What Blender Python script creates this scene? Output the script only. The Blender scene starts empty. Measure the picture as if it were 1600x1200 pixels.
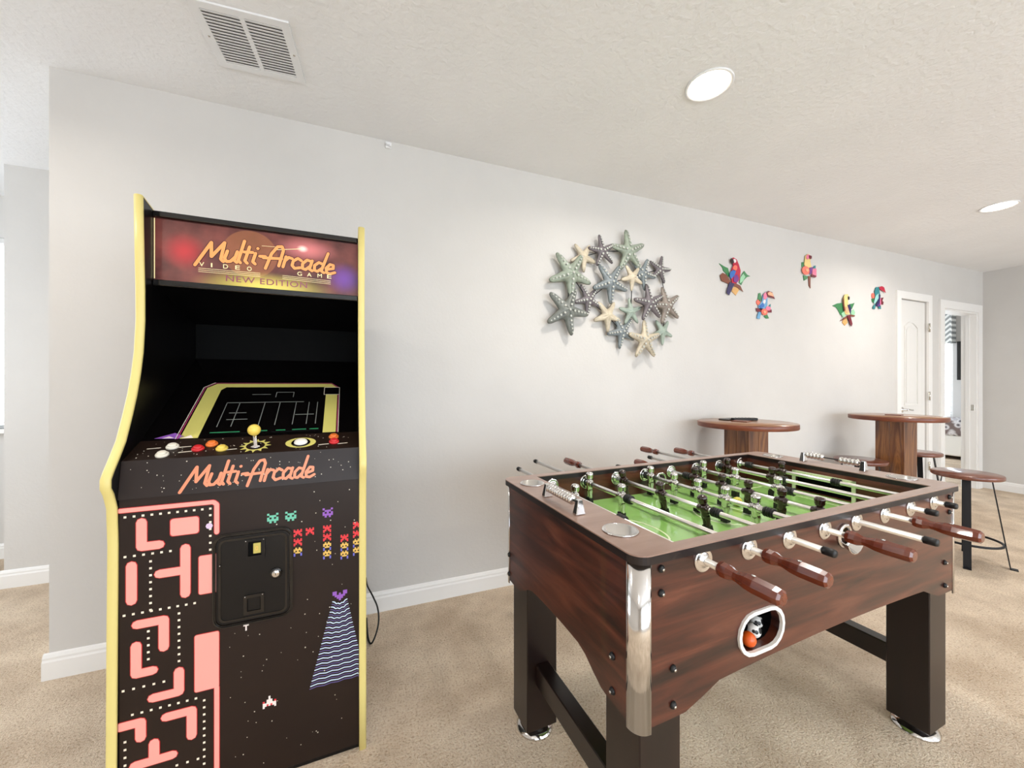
import bpy, bmesh, math, random
from mathutils import Vector, Matrix
random.seed(7)
R = math.radians
scene = bpy.context.scene
col = scene.collection

# ------------------------------------------------------------------ camera
CAM_H = 1.25
cam_d = bpy.data.cameras.new('camera'); cam_d.sensor_width = 36; cam_d.lens = 13.5
cam_d.clip_start = 0.02; cam_d.clip_end = 200
cam = bpy.data.objects.new('camera', cam_d); col.objects.link(cam)
cam.location = (0, 0, CAM_H); cam.rotation_euler = (R(90), 0, -math.atan(236/600))
scene.camera = cam

# ------------------------------------------------------------------ world, light, exposure
scene.view_settings.view_transform = 'Standard'
scene.view_settings.look = 'None'
scene.view_settings.gamma = 1
scene.view_settings.use_curve_mapping = False
scene.view_settings.exposure = 0.04
world = bpy.data.worlds.new('daylight'); scene.world = world; world.use_nodes = True
bg = world.node_tree.nodes['Background']
bg.inputs[0].default_value = (0.80, 0.90, 1.0, 1); bg.inputs[1].default_value = 7.2
LAMP_W = 13.0

ROOM_H = 2.6; BACK = 2.238; FRONT = -3.6; RIGHT = 7.0; LEFT = -3.3
def portal(name, loc, rot, sx, sy):
    l = bpy.data.lights.new(name, 'AREA'); l.shape = 'RECTANGLE'; l.size = sx; l.size_y = sy
    l.cycles.is_portal = True
    o = bpy.data.objects.new(name, l); col.objects.link(o); o.location = loc; o.rotation_euler = rot
WIN_F = [(-1.4, 2.8), (3.45, 6.6)]           # front wall window spans (x), z .35 .. 2.25
WZ0, WZ1 = 0.35, 2.3
for (a, b) in WIN_F:
    portal('window_portal', ((a+b)/2, FRONT-.06, (WZ0+WZ1)/2), (R(90), 0, 0), b-a, WZ1-WZ0)
portal('window_portal', (-2.75, 3.96, 1.6), (R(-90), 0, 0), .9, 1.4)
portal('window_portal', (LEFT-.06, 2.55, 1.55), (R(90), 0, R(-90)), 1.3, 1.3)  # portal of the added left-wall window
portal('window_portal', (7.9, 5.46, 1.45), (R(-90), 0, 0), 2.6, 1.7)  # portal of the added window in the bedroom side wall
portal('window_portal', (9.96, 4.2, 1.5), (R(90), 0, R(90)), 1.4, 1.8)

# ------------------------------------------------------------------ materials
def lin(c):
    f = lambda v: v/12.92 if v <= .04045 else ((v+.055)/1.055)**2.4
    return tuple(f(x/255) for x in c) + (1,)
M = {}
def mat(name, c, rough=.5, metal=0., coat=0., emis=0., spec=None):
    m = bpy.data.materials.new(name); m.use_nodes = True
    b = m.node_tree.nodes['Principled BSDF']
    b.inputs['Base Color'].default_value = lin(c); b.inputs['Roughness'].default_value = rough
    b.inputs['Metallic'].default_value = metal; b.inputs['Coat Weight'].default_value = coat
    if spec is not None: b.inputs['Specular IOR Level'].default_value = spec
    if emis:
        b.inputs['Emission Color'].default_value = lin(c); b.inputs['Emission Strength'].default_value = emis
    M[name] = m; return m
def nodes(m): return m.node_tree.nodes, m.node_tree.links, m.node_tree.nodes['Principled BSDF']
def coords(m, scale=(1, 1, 1), rot=(0, 0, 0), kind='Object'):
    n, l, b = nodes(m)
    t = n.new('ShaderNodeTexCoord'); mp = n.new('ShaderNodeMapping')
    mp.inputs['Scale'].default_value = scale; mp.inputs['Rotation'].default_value = rot
    l.new(t.outputs[kind], mp.inputs[0]); return mp.outputs[0]
def noise(m, vec, scale, detail=4, rough=.55, dist=0):
    n, l, b = nodes(m); t = n.new('ShaderNodeTexNoise')
    t.inputs['Scale'].default_value = scale; t.inputs['Detail'].default_value = detail
    t.inputs['Roughness'].default_value = rough; t.inputs['Distortion'].default_value = dist
    l.new(vec, t.inputs['Vector']); return t.outputs['Fac']
def ramp(m, fac, stops):
    n, l, b = nodes(m); r = n.new('ShaderNodeValToRGB')
    e = r.color_ramp.elements
    while len(e) < len(stops): e.new(.5)
    for i, (p, c) in enumerate(stops): e[i].position = p; e[i].color = lin(c)
    l.new(fac, r.inputs[0]); return r.outputs[0]
def bump(m, fac, strength, dist):
    n, l, b = nodes(m); t = n.new('ShaderNodeBump')
    t.inputs['Strength'].default_value = strength; t.inputs['Distance'].default_value = dist
    l.new(fac, t.inputs['Height']); l.new(t.outputs[0], b.inputs['Normal'])
def tinted(name, stops, vscale, nscale, rough=.5, rot=(0, 0, 0), detail=5, dist=0, bs=0, bd=.001, coat=0, metal=0):
    m = mat(name, (128, 128, 128), rough, metal, coat)
    v = coords(m, vscale, rot); f = noise(m, v, nscale, detail, .6, dist)
    c = ramp(m, f, stops); m.node_tree.links.new(c, nodes(m)[2].inputs['Base Color'])
    if bs: bump(m, f, bs, bd)
    return m

# paint, ceiling, carpet
m = tinted('wall_paint', [(.3, (204, 200, 195)), (.7, (209, 205, 200))], (1, 1, 1), 2.0, .85)
bump(m, noise(m, coords(m), 55, 3), .18, .004)
m = tinted('ceiling_paint', [(.3, (234, 233, 232)), (.7, (239, 238, 237))], (1, 1, 1), 2.0, .9)
bump(m, noise(m, coords(m), 42, 3, .5, .4), .45, .008)
mat('trim_white', (236, 233, 229), .4)
mat('door_white', (228, 225, 220), .45)
mat('plastic_white', (232, 231, 230), .4)
m = mat('carpet', (200, 178, 150), .95, spec=.1)
v = coords(m)
f1 = noise(m, v, 120, 3, .75); f2 = noise(m, v, 3.2, 3, .6)
n_, l_, b_ = nodes(m)
c1 = ramp(m, f1, [(.30, (188, 162, 136)), (.46, (240, 220, 196)), (.68, (250, 238, 220))])
c2 = ramp(m, f2, [(.35, (222, 214, 206)), (.65, (255, 252, 248))])
mx = n_.new('ShaderNodeMix'); mx.data_type = 'RGBA'; mx.blend_type = 'MULTIPLY'; mx.inputs[0].default_value = 1
l_.new(c1, mx.inputs[6]); l_.new(c2, mx.inputs[7]); l_.new(mx.outputs[2], b_.inputs['Base Color'])
bump(m, f1, 1.0, .012)
# woods
mah = [(.30, (30, 12, 8)), (.44, (62, 28, 18)), (.56, (84, 40, 26)), (.70, (108, 60, 42))]
tinted('mahogany_long', mah, (1.3, 10, 16), 1.6, .28, dist=.5, coat=.2)
tinted('mahogany_end', mah, (10, 1.6, 13), 1.6, .33, rot=(R(-24), 0, 0), dist=.6, coat=.15)
tinted('rim_laminate', [(.3, (138, 110, 97)), (.7, (160, 132, 118))], (2, 14, 14), 1.5, .3, coat=.2)
mat('rim_edge', (22, 12, 12), .35)
tinted('espresso', [(.3, (18, 9, 7)), (.7, (32, 17, 13))], (8, 8, 1), 1.5, .3)
tinted('handle_wood', [(.3, (82, 28, 13)), (.7, (124, 56, 28))], (20, 3, 20), 2, .22, coat=.5)
tinted('table_top_wood', [(.3, (118, 78, 52)), (.5, (150, 108, 76)), (.7, (166, 124, 92))], (2, 14, 2), 1.5, .3, coat=.3)
tinted('table_edge_wood', [(.3, (96, 46, 28)), (.7, (132, 72, 46))], (4, 4, 20), 2, .35)
m = tinted('acacia', [(.22, (44, 20, 12)), (.40, (104, 60, 32)), (.52, (146, 96, 52)), (.64, (82, 40, 24)), (.8, (160, 112, 66))], (7, 7, .8), 1.5, .35, dist=1.6, coat=.2)
tinted('stool_wood', [(.3, (92, 48, 36)), (.7, (128, 78, 60))], (2, 14, 2), 1.5, .28, coat=.4)
# metals and plastics
mat('chrome', (222, 220, 218), .12, 1.0)
mat('rod_steel', (236, 234, 230), .28, 1.0)
mat('satin_steel', (205, 200, 190), .25, 1.0)
mat('black_metal', (30, 30, 33), .45, .4)
mat('rubber_black', (18, 17, 17), .5)
mat('player_dark', (44, 22, 15), .18, 0, .6)
mat('black_gloss', (9, 7, 7), .12, 0, .3)
mat('black_satin', (11, 9, 9), .3, spec=.35)
mat('black_matte', (3, 3, 3), .7, spec=.1)
mat('molding_yellow', (226, 209, 132), .4)
mat('white_hard', (238, 234, 226), .35)
mat('orange_ball', (226, 92, 28), .3)
mat('yellow_ball', (222, 214, 90), .4)
mat('brass', (150, 110, 50), .25, 1.0)
mat('duct_grey', (120, 118, 116), .8)
mat('cord_black', (14, 14, 14), .5)
tinted('printed_black', [(.3, (30, 18, 13)), (.7, (38, 25, 18))], (2, 2, 2), 2, .42)
nodes(M['printed_black'])[2].inputs['Specular IOR Level'].default_value = .3
tinted('field_green', [(.3, (140, 192, 100)), (.7, (158, 204, 118))], (1, 1, 1), 3, .16, coat=.4)
mat('field_line', (226, 240, 196), .3)
for nm, c in dict(pink=(247, 166, 154), red=(196, 26, 30), cream_dot=(250, 236, 214), lilac=(222, 198, 224), teal=(110, 196, 168),
                  purple=(150, 92, 190), bugred=(226, 52, 60), bugyel=(232, 190, 96), bugblue=(112, 110, 210), stripe_light=(206, 226, 246),
                  stripe_dim=(96, 84, 140), ship=(246, 232, 226), salmon=(238, 140, 100), bezel_yellow=(214, 204, 112), magenta=(190, 60, 110),
                  grey_line=(132, 136, 130), green_line=(40, 128, 84), btn_white=(228, 222, 206), btn_red=(206, 38, 44), btn_orange=(232, 120, 48),
                  btn_yellow=(236, 206, 92), plate_yellow=(196, 180, 92), star=(230, 220, 200)).items():
    mat('print_'+nm, c, .4)
for nm, c in dict(sage=(164, 174, 156), cream=(216, 202, 176), plum=(124, 115, 118), blue=(136, 145, 148), tan=(158, 145, 134),
                  olive=(130, 134, 127), mint=(164, 178, 164)).items():
    d = tuple(int(x*.78) for x in c)
    tinted('star_'+nm, [(.3, d), (.7, c)], (1, 1, 1), 18, .45, bs=.3, bd=.004)
mat('star_bump', (190, 190, 182), .5)
for nm, c in dict(crimson=(186, 22, 58), coral=(232, 112, 92), navy=(38, 30, 84), blue=(44, 104, 180), violet=(110, 40, 130), leaf=(58, 128, 76),
                  paleleaf=(150, 200, 160), bark=(120, 62, 40), gold=(214, 164, 98), white=(236, 226, 226), black=(34, 22, 24), pink=(228, 120, 150),
                  teal=(40, 128, 134), sky=(104, 158, 196), aqua=(150, 208, 200), yellow=(232, 202, 130), peach=(238, 170, 130), maroon=(110, 20, 40)).items():
    mat('bird_'+nm, c, .4)

# ------------------------------------------------------------------ mesh helpers
def add_box(bm, x0, x1, y0, y1, z0, z1):
    vs = [bm.verts.new((x, y, z)) for z in (z0, z1) for y in (y0, y1) for x in (x0, x1)]
    for f in ((0, 2, 3, 1), (4, 5, 7, 6), (0, 1, 5, 4), (2, 6, 7, 3), (0, 4, 6, 2), (1, 3, 7, 5)):
        bm.faces.new([vs[i] for i in f])
    return vs
def box(*a):
    bm = bmesh.new(); add_box(bm, *a); return bm
def bev_box(x0, x1, y0, y1, z0, z1, w=.003, seg=2):
    bm = box(x0, x1, y0, y1, z0, z1)
    bmesh.ops.bevel(bm, geom=bm.edges[:], offset=w, segments=seg, affect='EDGES', profile=.5)
    return bm
def basis(axis):
    ax = Vector(axis).normalized(); up = Vector((0, 0, 1)) if abs(ax.z) < .9 else Vector((1, 0, 0))
    u = ax.cross(up).normalized(); v = ax.cross(u).normalized(); return ax, u, v
def add_lathe(bm, prof, org=(0, 0, 0), axis=(0, 0, 1), seg=24, smooth=True):
    """prof: (radius, distance along the axis)."""
    ax, u, v = basis(axis); o = Vector(org); rings = []
    for r, h in prof:
        c = o + ax*h
        if r < 1e-6: rings.append([bm.verts.new(c)])
        else: rings.append([bm.verts.new(c + (u*math.cos(t)+v*math.sin(t))*r) for t in [2*math.pi*i/seg for i in range(seg)]])
    for a, b in zip(rings, rings[1:]):
        if len(a) == 1 and len(b) == 1: continue
        for i in range(seg):
            j = (i+1) % seg
            if len(a) == 1: f = bm.faces.new((a[0], b[j], b[i]))
            elif len(b) == 1: f = bm.faces.new((a[i], a[j], b[0]))
            else: f = bm.faces.new((a[i], a[j], b[j], b[i]))
            f.smooth = smooth
    return bm
def lathe(prof, org=(0, 0, 0), axis=(0, 0, 1), seg=24, smooth=True):
    return add_lathe(bmesh.new(), prof, org, axis, seg, smooth)
def add_sphere(bm, c, r, seg=16, sz=1.):
    n = seg//2
    return add_lathe(bm, [(r*math.sin(math.pi*i/n), -r*sz*math.cos(math.pi*i/n)) for i in range(n+1)], c, (0, 0, 1), seg)
def add_tube(bm, pts, r, seg=8, closed=False):
    pts = [Vector(p) for p in pts]; n = len(pts); rings = []
    prev = None
    for i, p in enumerate(pts):
        d = (pts[(i+1) % n]-pts[i-1]) if closed else (pts[min(i+1, n-1)]-pts[max(i-1, 0)])
        d.normalize()
        if prev is None: _, u, v = basis(d)
        else:
            u = (prev - d*prev.dot(d)).normalized(); v = d.cross(u).normalized()
        prev = u
        rings.append([bm.verts.new(p+(u*math.cos(2*math.pi*k/seg)+v*math.sin(2*math.pi*k/seg))*r) for k in range(seg)])
    for i in range(n if closed else n-1):
        a, b = rings[i], rings[(i+1) % n]
        for k in range(seg):
            f = bm.faces.new((a[k], a[(k+1) % seg], b[(k+1) % seg], b[k])); f.smooth = True
    if not closed:
        bm.faces.new(rings[0][::-1]); bm.faces.new(rings[-1])
    return bm
def smooth(pts, n=6):
    p = [Vector(q) for q in pts]; p = [p[0]]+p+[p[-1]]; out = []
    for i in range(1, len(p)-2):
        for k in range(n):
            t = k/n; a, b, c, d = p[i-1], p[i], p[i+1], p[i+2]
            out.append(.5*((2*b)+(c-a)*t+(2*a-5*b+4*c-d)*t*t+(3*b-a-3*c+d)*t**3))
    return out+[p[-2]]
def prism(outer, h0, h1, put, holes=(), bm=None):
    """Extrude a 2D outline (with holes) between h0 and h1; put(u, v, h) -> xyz."""
    bm = bm or bmesh.new()
    sides = []; caps = []
    for h in (h0, h1):
        edges = []
        for loop in [outer]+list(holes):
            vs = [bm.verts.new(put(u, v, h)) for u, v in loop]
            edges += [bm.edges.new((vs[i], vs[(i+1) % len(vs)])) for i in range(len(vs))]
            sides.append(vs)
        bmesh.ops.triangle_fill(bm, edges=edges, use_beauty=True, use_dissolve=False)
    k = len(sides)//2
    for a, b in zip(sides[:k], sides[k:]):
        for i in range(len(a)):
            j = (i+1) % len(a); bm.faces.new((a[i], a[j], b[j], b[i]))
    return bm
XY = lambda u, v, h: (u, v, h)
XZ = lambda u, v, h: (u, h, v)
YZ = lambda u, v, h: (h, u, v)
def rrect(x0, x1, y0, y1, r, n=5):
    p = []
    for cx, cy, a in ((x1-r, y1-r, 0), (x0+r, y1-r, 90), (x0+r, y0+r, 180), (x1-r, y0+r, 270)):
        p += [(cx+r*math.cos(R(a+90*i/n)), cy+r*math.sin(R(a+90*i/n))) for i in range(n+1)]
    return p
def circle(cx, cy, r, n=24, ry=None):
    return [(cx+r*math.cos(2*math.pi*i/n), cy+(ry or r)*math.sin(2*math.pi*i/n)) for i in range(n)]
def rect(x0, x1, y0, y1): return [(x0, y0), (x1, y0), (x1, y1), (x0, y1)]
RIB = [0]
def ribbon(bm, pts, w, put, h0, h1b):
    """A brush stroke of width w with round ends along 2D points, as a thin solid."""
    for i in range(len(pts)-1):
        (x0, y0), (x1, y1) = pts[i], pts[i+1]
        RIB[0] = (RIB[0]+1) % 7; h1 = h1b+RIB[0]*.00002
        a = math.atan2(y1-y0, x1-x0); r = w/2
        loop = [(x1+r*math.cos(a+t), y1+r*math.sin(a+t)) for t in [R(d) for d in (-90, -45, 0, 45, 90)]]
        loop += [(x0+r*math.cos(a+t), y0+r*math.sin(a+t)) for t in [R(d) for d in (90, 135, 180, 225, 270)]]
        vs = [[bm.verts.new(put(u, v, h)) for u, v in loop] for h in (h0, h1)]
        bm.faces.new(vs[0]); bm.faces.new(vs[1][::-1])
        for k in range(len(loop)):
            bm.faces.new((vs[0][k], vs[1][k], vs[1][(k+1) % len(loop)], vs[0][(k+1) % len(loop)]))
def obj(name, bm, material, parent=None, loc=None, rot=None, mats=None):
    me = bpy.data.meshes.new(name)
    bmesh.ops.recalc_face_normals(bm, faces=bm.faces[:]); bm.to_mesh(me); bm.free()
    for k in ([material] if mats is None else mats): me.materials.append(M[k])
    o = bpy.data.objects.new(name, me); col.objects.link(o)
    if parent: o.parent = parent
    if loc: o.location = loc
    if rot: o.rotation_euler = rot
    return o
def share(src, parent, loc=None, rot=None, name=None):
    o = src.copy(); col.objects.link(o); o.parent = parent
    if loc: o.location = loc
    if rot: o.rotation_euler = rot
    return o
def tag(o, label, cat, group=None):
    o['label'] = label; o['category'] = cat
    if group: o['group'] = group
    return o
def thing(name, label, cat, loc=(0, 0, 0), rz=0, group=None):
    o = bpy.data.objects.new(name, None); col.objects.link(o); o.empty_display_size = .1
    o.location = loc; o.rotation_euler = (0, 0, rz); return tag(o, label, cat, group)
def struct(name, bm, material, label=None, mats=None):
    o = obj(name, bm, material, mats=mats); o['kind'] = 'structure'
    if label: o['label'] = label
    return o
def text_mesh(body, size, width=None):
    """Letters of the built-in font as a flat mesh in XY (baseline y=0, from x=0)."""
    cu = bpy.data.curves.new('lettering', 'FONT'); cu.body = body; cu.size = size; cu.extrude = .0003; cu.space_character = 1.1
    o = bpy.data.objects.new('lettering', cu); col.objects.link(o)
    bpy.context.view_layer.update()
    me = bpy.data.meshes.new_from_object(o.evaluated_get(bpy.context.evaluated_depsgraph_get()))
    bpy.data.objects.remove(o); bpy.data.curves.remove(cu)
    bm = bmesh.new(); bm.from_mesh(me); bpy.data.meshes.remove(me)
    if width:
        xs = [v.co.x for v in bm.verts]; k = width/(max(xs)-min(xs)); x0 = min(xs)
        for v in bm.verts: v.co.x = (v.co.x-x0)*k
    return bm

# ================================================================== THE ROOM
struct('floor', box(LEFT-.2, 10.2, FRONT-.2, 5.6, -.1, 0), 'carpet', 'beige cut-pile carpet')
struct('ceiling', box(LEFT-.2, 10.2, FRONT-.2, 5.6, ROOM_H, ROOM_H+.1), 'ceiling_paint', 'white knockdown-textured ceiling')
DOOR1 = (5.2, 5.73, 2.14); DOOR2 = (6.07, 6.85, 2.1)
outl = [(-1.233, 0), (DOOR1[0], 0), (DOOR1[0], DOOR1[2]), (DOOR1[1], DOOR1[2]), (DOOR1[1], 0), (DOOR2[0], 0), (DOOR2[0], DOOR2[2]),
        (DOOR2[1], DOOR2[2]), (DOOR2[1], 0), (RIGHT+.12, 0), (RIGHT+.12, ROOM_H), (-1.233, ROOM_H)]
struct('wall_back', prism(outl, BACK, BACK+.12, XZ), 'wall_paint')
struct('wall_right', box(RIGHT, RIGHT+.12, FRONT, BACK, 0, ROOM_H), 'wall_paint')
struct('wall_front', prism(rect(LEFT, RIGHT+.12, 0, ROOM_H), FRONT-.12, FRONT, XZ, [rect(a, b, WZ0, WZ1) for a, b in WIN_F]), 'wall_paint')
struct('wall_left', prism(rect(FRONT-.12, 4.02, 0, ROOM_H), LEFT-.12, LEFT, YZ, [rect(1.9, 3.2, .9, 2.2)]), 'wall_paint')
struct('wall_passage_side', box(-1.233, -1.113, BACK+.12, 3.45, 0, ROOM_H), 'wall_paint')
struct('wall_passage_back', box(-2.036, -1.233, 3.33, 3.45, 0, ROOM_H), 'wall_paint')
struct('wall_alcove_side', box(-2.036, -1.92, 3.45, 4.02, 0, ROOM_H), 'wall_paint')
struct('wall_alcove_back', prism(rect(LEFT, -2.036, 0, ROOM_H), 3.9, 4.02, XZ, [rect(-3.2, -2.3, .93, 2.3)]), 'wall_paint')
# bedroom beyond the doorway
BEDX = 9.9
struct('wall_bedroom_far', prism(rect(BACK+.12, 5.4, 0, ROOM_H), BEDX, BEDX+.12, YZ, [rect(3.52, 4.9, .62, 2.3)]), 'wall_paint')
struct('wall_bedroom_near', box(5.6, 5.72, BACK+.12, 5.4, 0, ROOM_H), 'wall_paint')
struct('wall_bedroom_side', prism(rect(5.6, 10.02, 0, ROOM_H), 5.4, 5.52, XZ, [rect(6.6, 9.2, .6, 2.3)]), 'wall_paint')
struct('wall_bedroom_return', box(RIGHT+.12, BEDX, BACK, BACK+.12, 0, ROOM_H), 'wall_paint')

# baseboards: stepped profile (depth, height)
BB = [(0, 0), (.016, 0), (.016, .075), (.012, .083), (.012, .092), (.006, .104), (0, .108)]
def baseboard(name, x0, x1, y, flip=1, along='x'):
    bm = bmesh.new()
    put = (lambda u, v, h: (h, y-flip*u, v)) if along == 'x' else (lambda u, v, h: (y-flip*u, h, v))
    prism(BB, x0, x1, put, bm=bm); struct(name, bm, 'trim_white')
baseboard('baseboard_back', -1.249, DOOR1[0]-.075, BACK)
baseboard('baseboard_back_middle', DOOR1[1]+.085, DOOR2[0]-.09, BACK)
baseboard('baseboard_right', FRONT, BACK, RIGHT, 1, 'y')
baseboard('baseboard_front', LEFT, RIGHT, FRONT, -1)
baseboard('baseboard_passage_side', BACK, 3.33, -1.233, 1, 'y')
baseboard('baseboard_passage_back', -2.052, -1.249, 3.33)
baseboard('baseboard_alcove_side', 3.33, 3.9, -2.036, 1, 'y')
baseboard('baseboard_alcove_back', LEFT, -2.052, 3.9)
baseboard('baseboard_left', FRONT, 3.9, LEFT, -1, 'y')

# door casings
def casing(name, x0, x1, z, w=.075):
    bm = prism([(x0-w, 0), (x0, 0), (x0, z), (x1, z), (x1, 0), (x1+w, 0), (x1+w, z+w), (x0-w, z+w)], BACK-.018, BACK, XZ)
    struct(name, bm, 'trim_white')
casing('trim_1', *DOOR1); casing('trim_2', DOOR2[0], DOOR2[1], DOOR2[2], .09)
bm = bmesh.new()
for a, b in ((DOOR2[0], DOOR2[0]+.018), (DOOR2[1]-.018, DOOR2[1])): add_box(bm, a, b, BACK-.004, BACK+.124, 0, DOOR2[2]-.018)
add_box(bm, DOOR2[0], DOOR2[1], BACK-.004, BACK+.124, DOOR2[2]-.018, DOOR2[2])
add_box(bm, DOOR2[1]-.03, DOOR2[1]-.018, BACK+.05, BACK+.085, 0, DOOR2[2]-.018)
dj = struct('trim_3', bm, 'trim_white', 'white door jamb of the open bedroom doorway')
obj('strike_plate', bev_box(DOOR2[1]-.0205, DOOR2[1]-.0178, BACK+.012, BACK+.04, .93, 1.0, .001, 1), 'satin_steel', dj)

# closed door: slab with two raised, arch-topped panels, three hinges and a lever
x0, x1, zt = DOOR1
d1 = struct('door_1', bev_box(x0+.004, x1-.004, BACK+.012, BACK+.05, .012, zt-.004, .002, 1), 'door_white', 'white closed panelled door with a lever handle')
def arch(xa, xb, za, zb, rise, n=10):
    return [(xa, za), (xb, za)] + [(xb+(xa-xb)*i/n, zb+rise*math.sin(math.pi*i/n)) for i in range(n+1)]
for xa, xb in ((x0+.115, x1-.15),):
    for za, zb, rise in ((1.02, 1.86, .055), (.22, .86, 0)):
        o_ = arch(xa, xb, za, zb, rise); i_ = arch(xa+.016, xb-.016, za+.016, zb-.016, rise)
        obj('panel_molding', prism(o_, BACK+.004, BACK+.014, XZ, [i_]), 'door_white', d1)
        obj('raised_panel', prism(arch(xa+.035, xb-.035, za+.035, zb-.035, rise*.8), BACK+.005, BACK+.014, XZ), 'door_white', d1)
for z in (.36, 1.12, 1.86):
    bm = bev_box(x1-.012, x1+.02, BACK-.022, BACK-.016, z-.045, z+.045, .001, 1)
    add_lathe(bm, [(0, -.047), (.006, -.047), (.006, .047), (0, .047)], (x1+.002, BACK-.024, z), (0, 0, 1), 10)
    obj('hinge', bm, 'satin_steel', d1)
bm = lathe([(0, 0), (.03, 0), (.03, .006), (.012, .012), (.012, .045), (0, .045)], (x0+.07, BACK+.012, .98), (0, -1, 0), 18)
add_tube(bm, [(x0+.07, BACK-.03, .98), (x0+.10, BACK-.034, .983), (x0+.14, BACK-.034, .978), (x0+.185, BACK-.03, .975)], .008, 8)
obj('lever_handle', bm, 'chrome', d1)

# windows: frame, panes; blinds where the photograph shows them
def window(name, put, a, b, z0, z1, cols, blinds=None):
    fr = [rect(a+.05+(b-a-.05)*i/cols, a+(b-a-.05)*(i+1)/cols, z0+.05, z1-.05) for i in range(cols)]
    w = struct(name, prism(rect(a, b, z0, z1), .03, .09, put, fr), 'trim_white')
    bm = bmesh.new(); vs = []
    sill = obj('window_sill', prism(rect(a-.04, b+.04, z0-.03, z0), -.05, .1, put), 'trim_white', w)
    if blinds:
        n = int((z1-z0)/.05); first = None
        for i in range(n):
            z = z0+.03+i*.05
            loop = [(-.018, -.005), (.018, .003), (.018, .005), (-.018, -.003)]
            bm = bmesh.new(); ends = []
            for e in (a+.02, b-.02): ends.append([bm.verts.new(put(e, z+v, .0+u)) for u, v in loop])
            bm.faces.new(ends[0]); bm.faces.new(ends[1][::-1])
            for k in range(4): bm.faces.new((ends[0][k], ends[1][k], ends[1][(k+1) % 4], ends[0][(k+1) % 4]))
            obj('slat', bm, 'plastic_white', w)
    return w
for i, (a, b) in enumerate(WIN_F):
    window('window_%d' % (i+1), lambda u, v, h: (u, FRONT-h, v), a, b, WZ0, WZ1, 3)
window('window_5', lambda u, v, h: (LEFT-h, u, v), 1.9, 3.2, .9, 2.2, 2)  # unseen left-wall window, added to brighten the passage
window('window_6', lambda u, v, h: (u, 5.4+h, v), 6.6, 9.2, .6, 2.3, 2)  # out of view; added so the bedroom gets more daylight
window('window_3', lambda u, v, h: (u, 3.9+h, v), -3.2, -2.3, .93, 2.3, 1, True)
window('window_4', lambda u, v, h: (BEDX+h, u, v), 3.52, 4.9, .62, 2.3, 2, True)

# ------------------------------------------------------------------ ceiling fittings
def downlight(x, y, where):
    t = thing('recessed_light', 'round recessed ceiling light with white trim ring '+where, 'ceiling light', (x, y, ROOM_H), 0, 'recessed ceiling lights')
    obj('trim_ring', lathe([(.085, 0), (.1, 0), (.1, -.004), (.096, -.007), (.085, -.003), (.085, 0)], seg=32), 'plastic_white', t)
    o = obj('lens', lathe([(0, -.004), (.05, -.0045), (.0855, -.002), (.0855, 0), (0, 0)], seg=32), 'lamp_glow', t)
    l = bpy.data.lights.new('lamp_bulb', 'AREA'); l.shape = 'DISK'; l.size = .16; l.energy = LAMP_W; l.color = (1, .95, .89); l.spread = R(160)
    lo = bpy.data.objects.new('lamp_bulb', l); col.objects.link(lo); lo.parent = t; lo.location = (0, 0, -.012)
mm = mat('lamp_glow', (255, 236, 214), .5, emis=14)
for (x, y, where) in ((1.463, 1.288, 'over the football table'), (4.51, 1.36, 'beyond the bar tables'), (-1.58, 1.30, 'over the passage, added unseen for fill'), (1.463, -1.6, 'by the front windows, added unseen for fill'), (4.51, -1.6, 'between the front windows and the right wall, added unseen for fill'), (-1.58, -1.6, 'in the front left corner, added unseen for fill')):  # only the first pair is in view; the rest are added for floor bounce
    downlight(x, y, where)

t = thing('air_vent', 'white louvred metal air return grille set in the ceiling', 'vent', (-.40, 1.797, ROOM_H), R(-4))
hx, hy = .16, .152
fo = [rect(-hx+.03, -.008, -hy+.028, hy-.028), rect(.008, hx-.03, -hy+.028, hy-.028)]
obj('frame', prism(rect(-hx, hx, -hy, hy), -.008, -.0005, XY, fo), 'plastic_white', t)
obj('duct', box(-hx+.02, hx-.02, -hy+.02, hy-.02, -.0012, -.0004), 'duct_grey', t)
first = None
for s in (0, 1):
    for i in range(17):
        y = -hy+.036+i*(2*hy-.07)/16; xa, xb = ((-hx+.03, -.008), (.008, hx-.03))[s]
        bm = bmesh.new(); loop = [(.0066, -.0046), (-.0054, -.0085), (-.0064, -.0077), (.0056, -.0038)]
        e = [[bm.verts.new((x, y+u, v)) for u, v in loop] for x in (xa, xb)]
        bm.faces.new(e[0]); bm.faces.new(e[1][::-1])
        for k in range(4): bm.faces.new((e[0][k], e[1][k], e[1][(k+1) % 4], e[0][(k+1) % 4]))
        obj('slat', bm, 'plastic_white', t)
for x in (-hx+.014, hx-.014): obj('screw', lathe([(0, -.0105), (.004, -.009), (.005, -.0078), (0, -.0078)], (x, 0, 0), (0, 0, 1), 10), 'satin_steel', t)

bm = bev_box(.126, .158, BACK-.012, BACK, 2.556, 2.59, .003, 1)
add_lathe(bm, [(0, 0), (.007, 0), (.006, .01), (0, .012)], (.136, BACK-.012, 2.573), (0, -1, 0), 10)
add_lathe(bm, [(0, 0), (.007, 0), (.006, .01), (0, .012)], (.15, BACK-.012, 2.566), (0, -1, 0), 10)
tag(obj('wall_sensor', bm, 'plastic_white'), 'tiny white plastic sensor clip fixed high on the wall', 'sensor')

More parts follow.
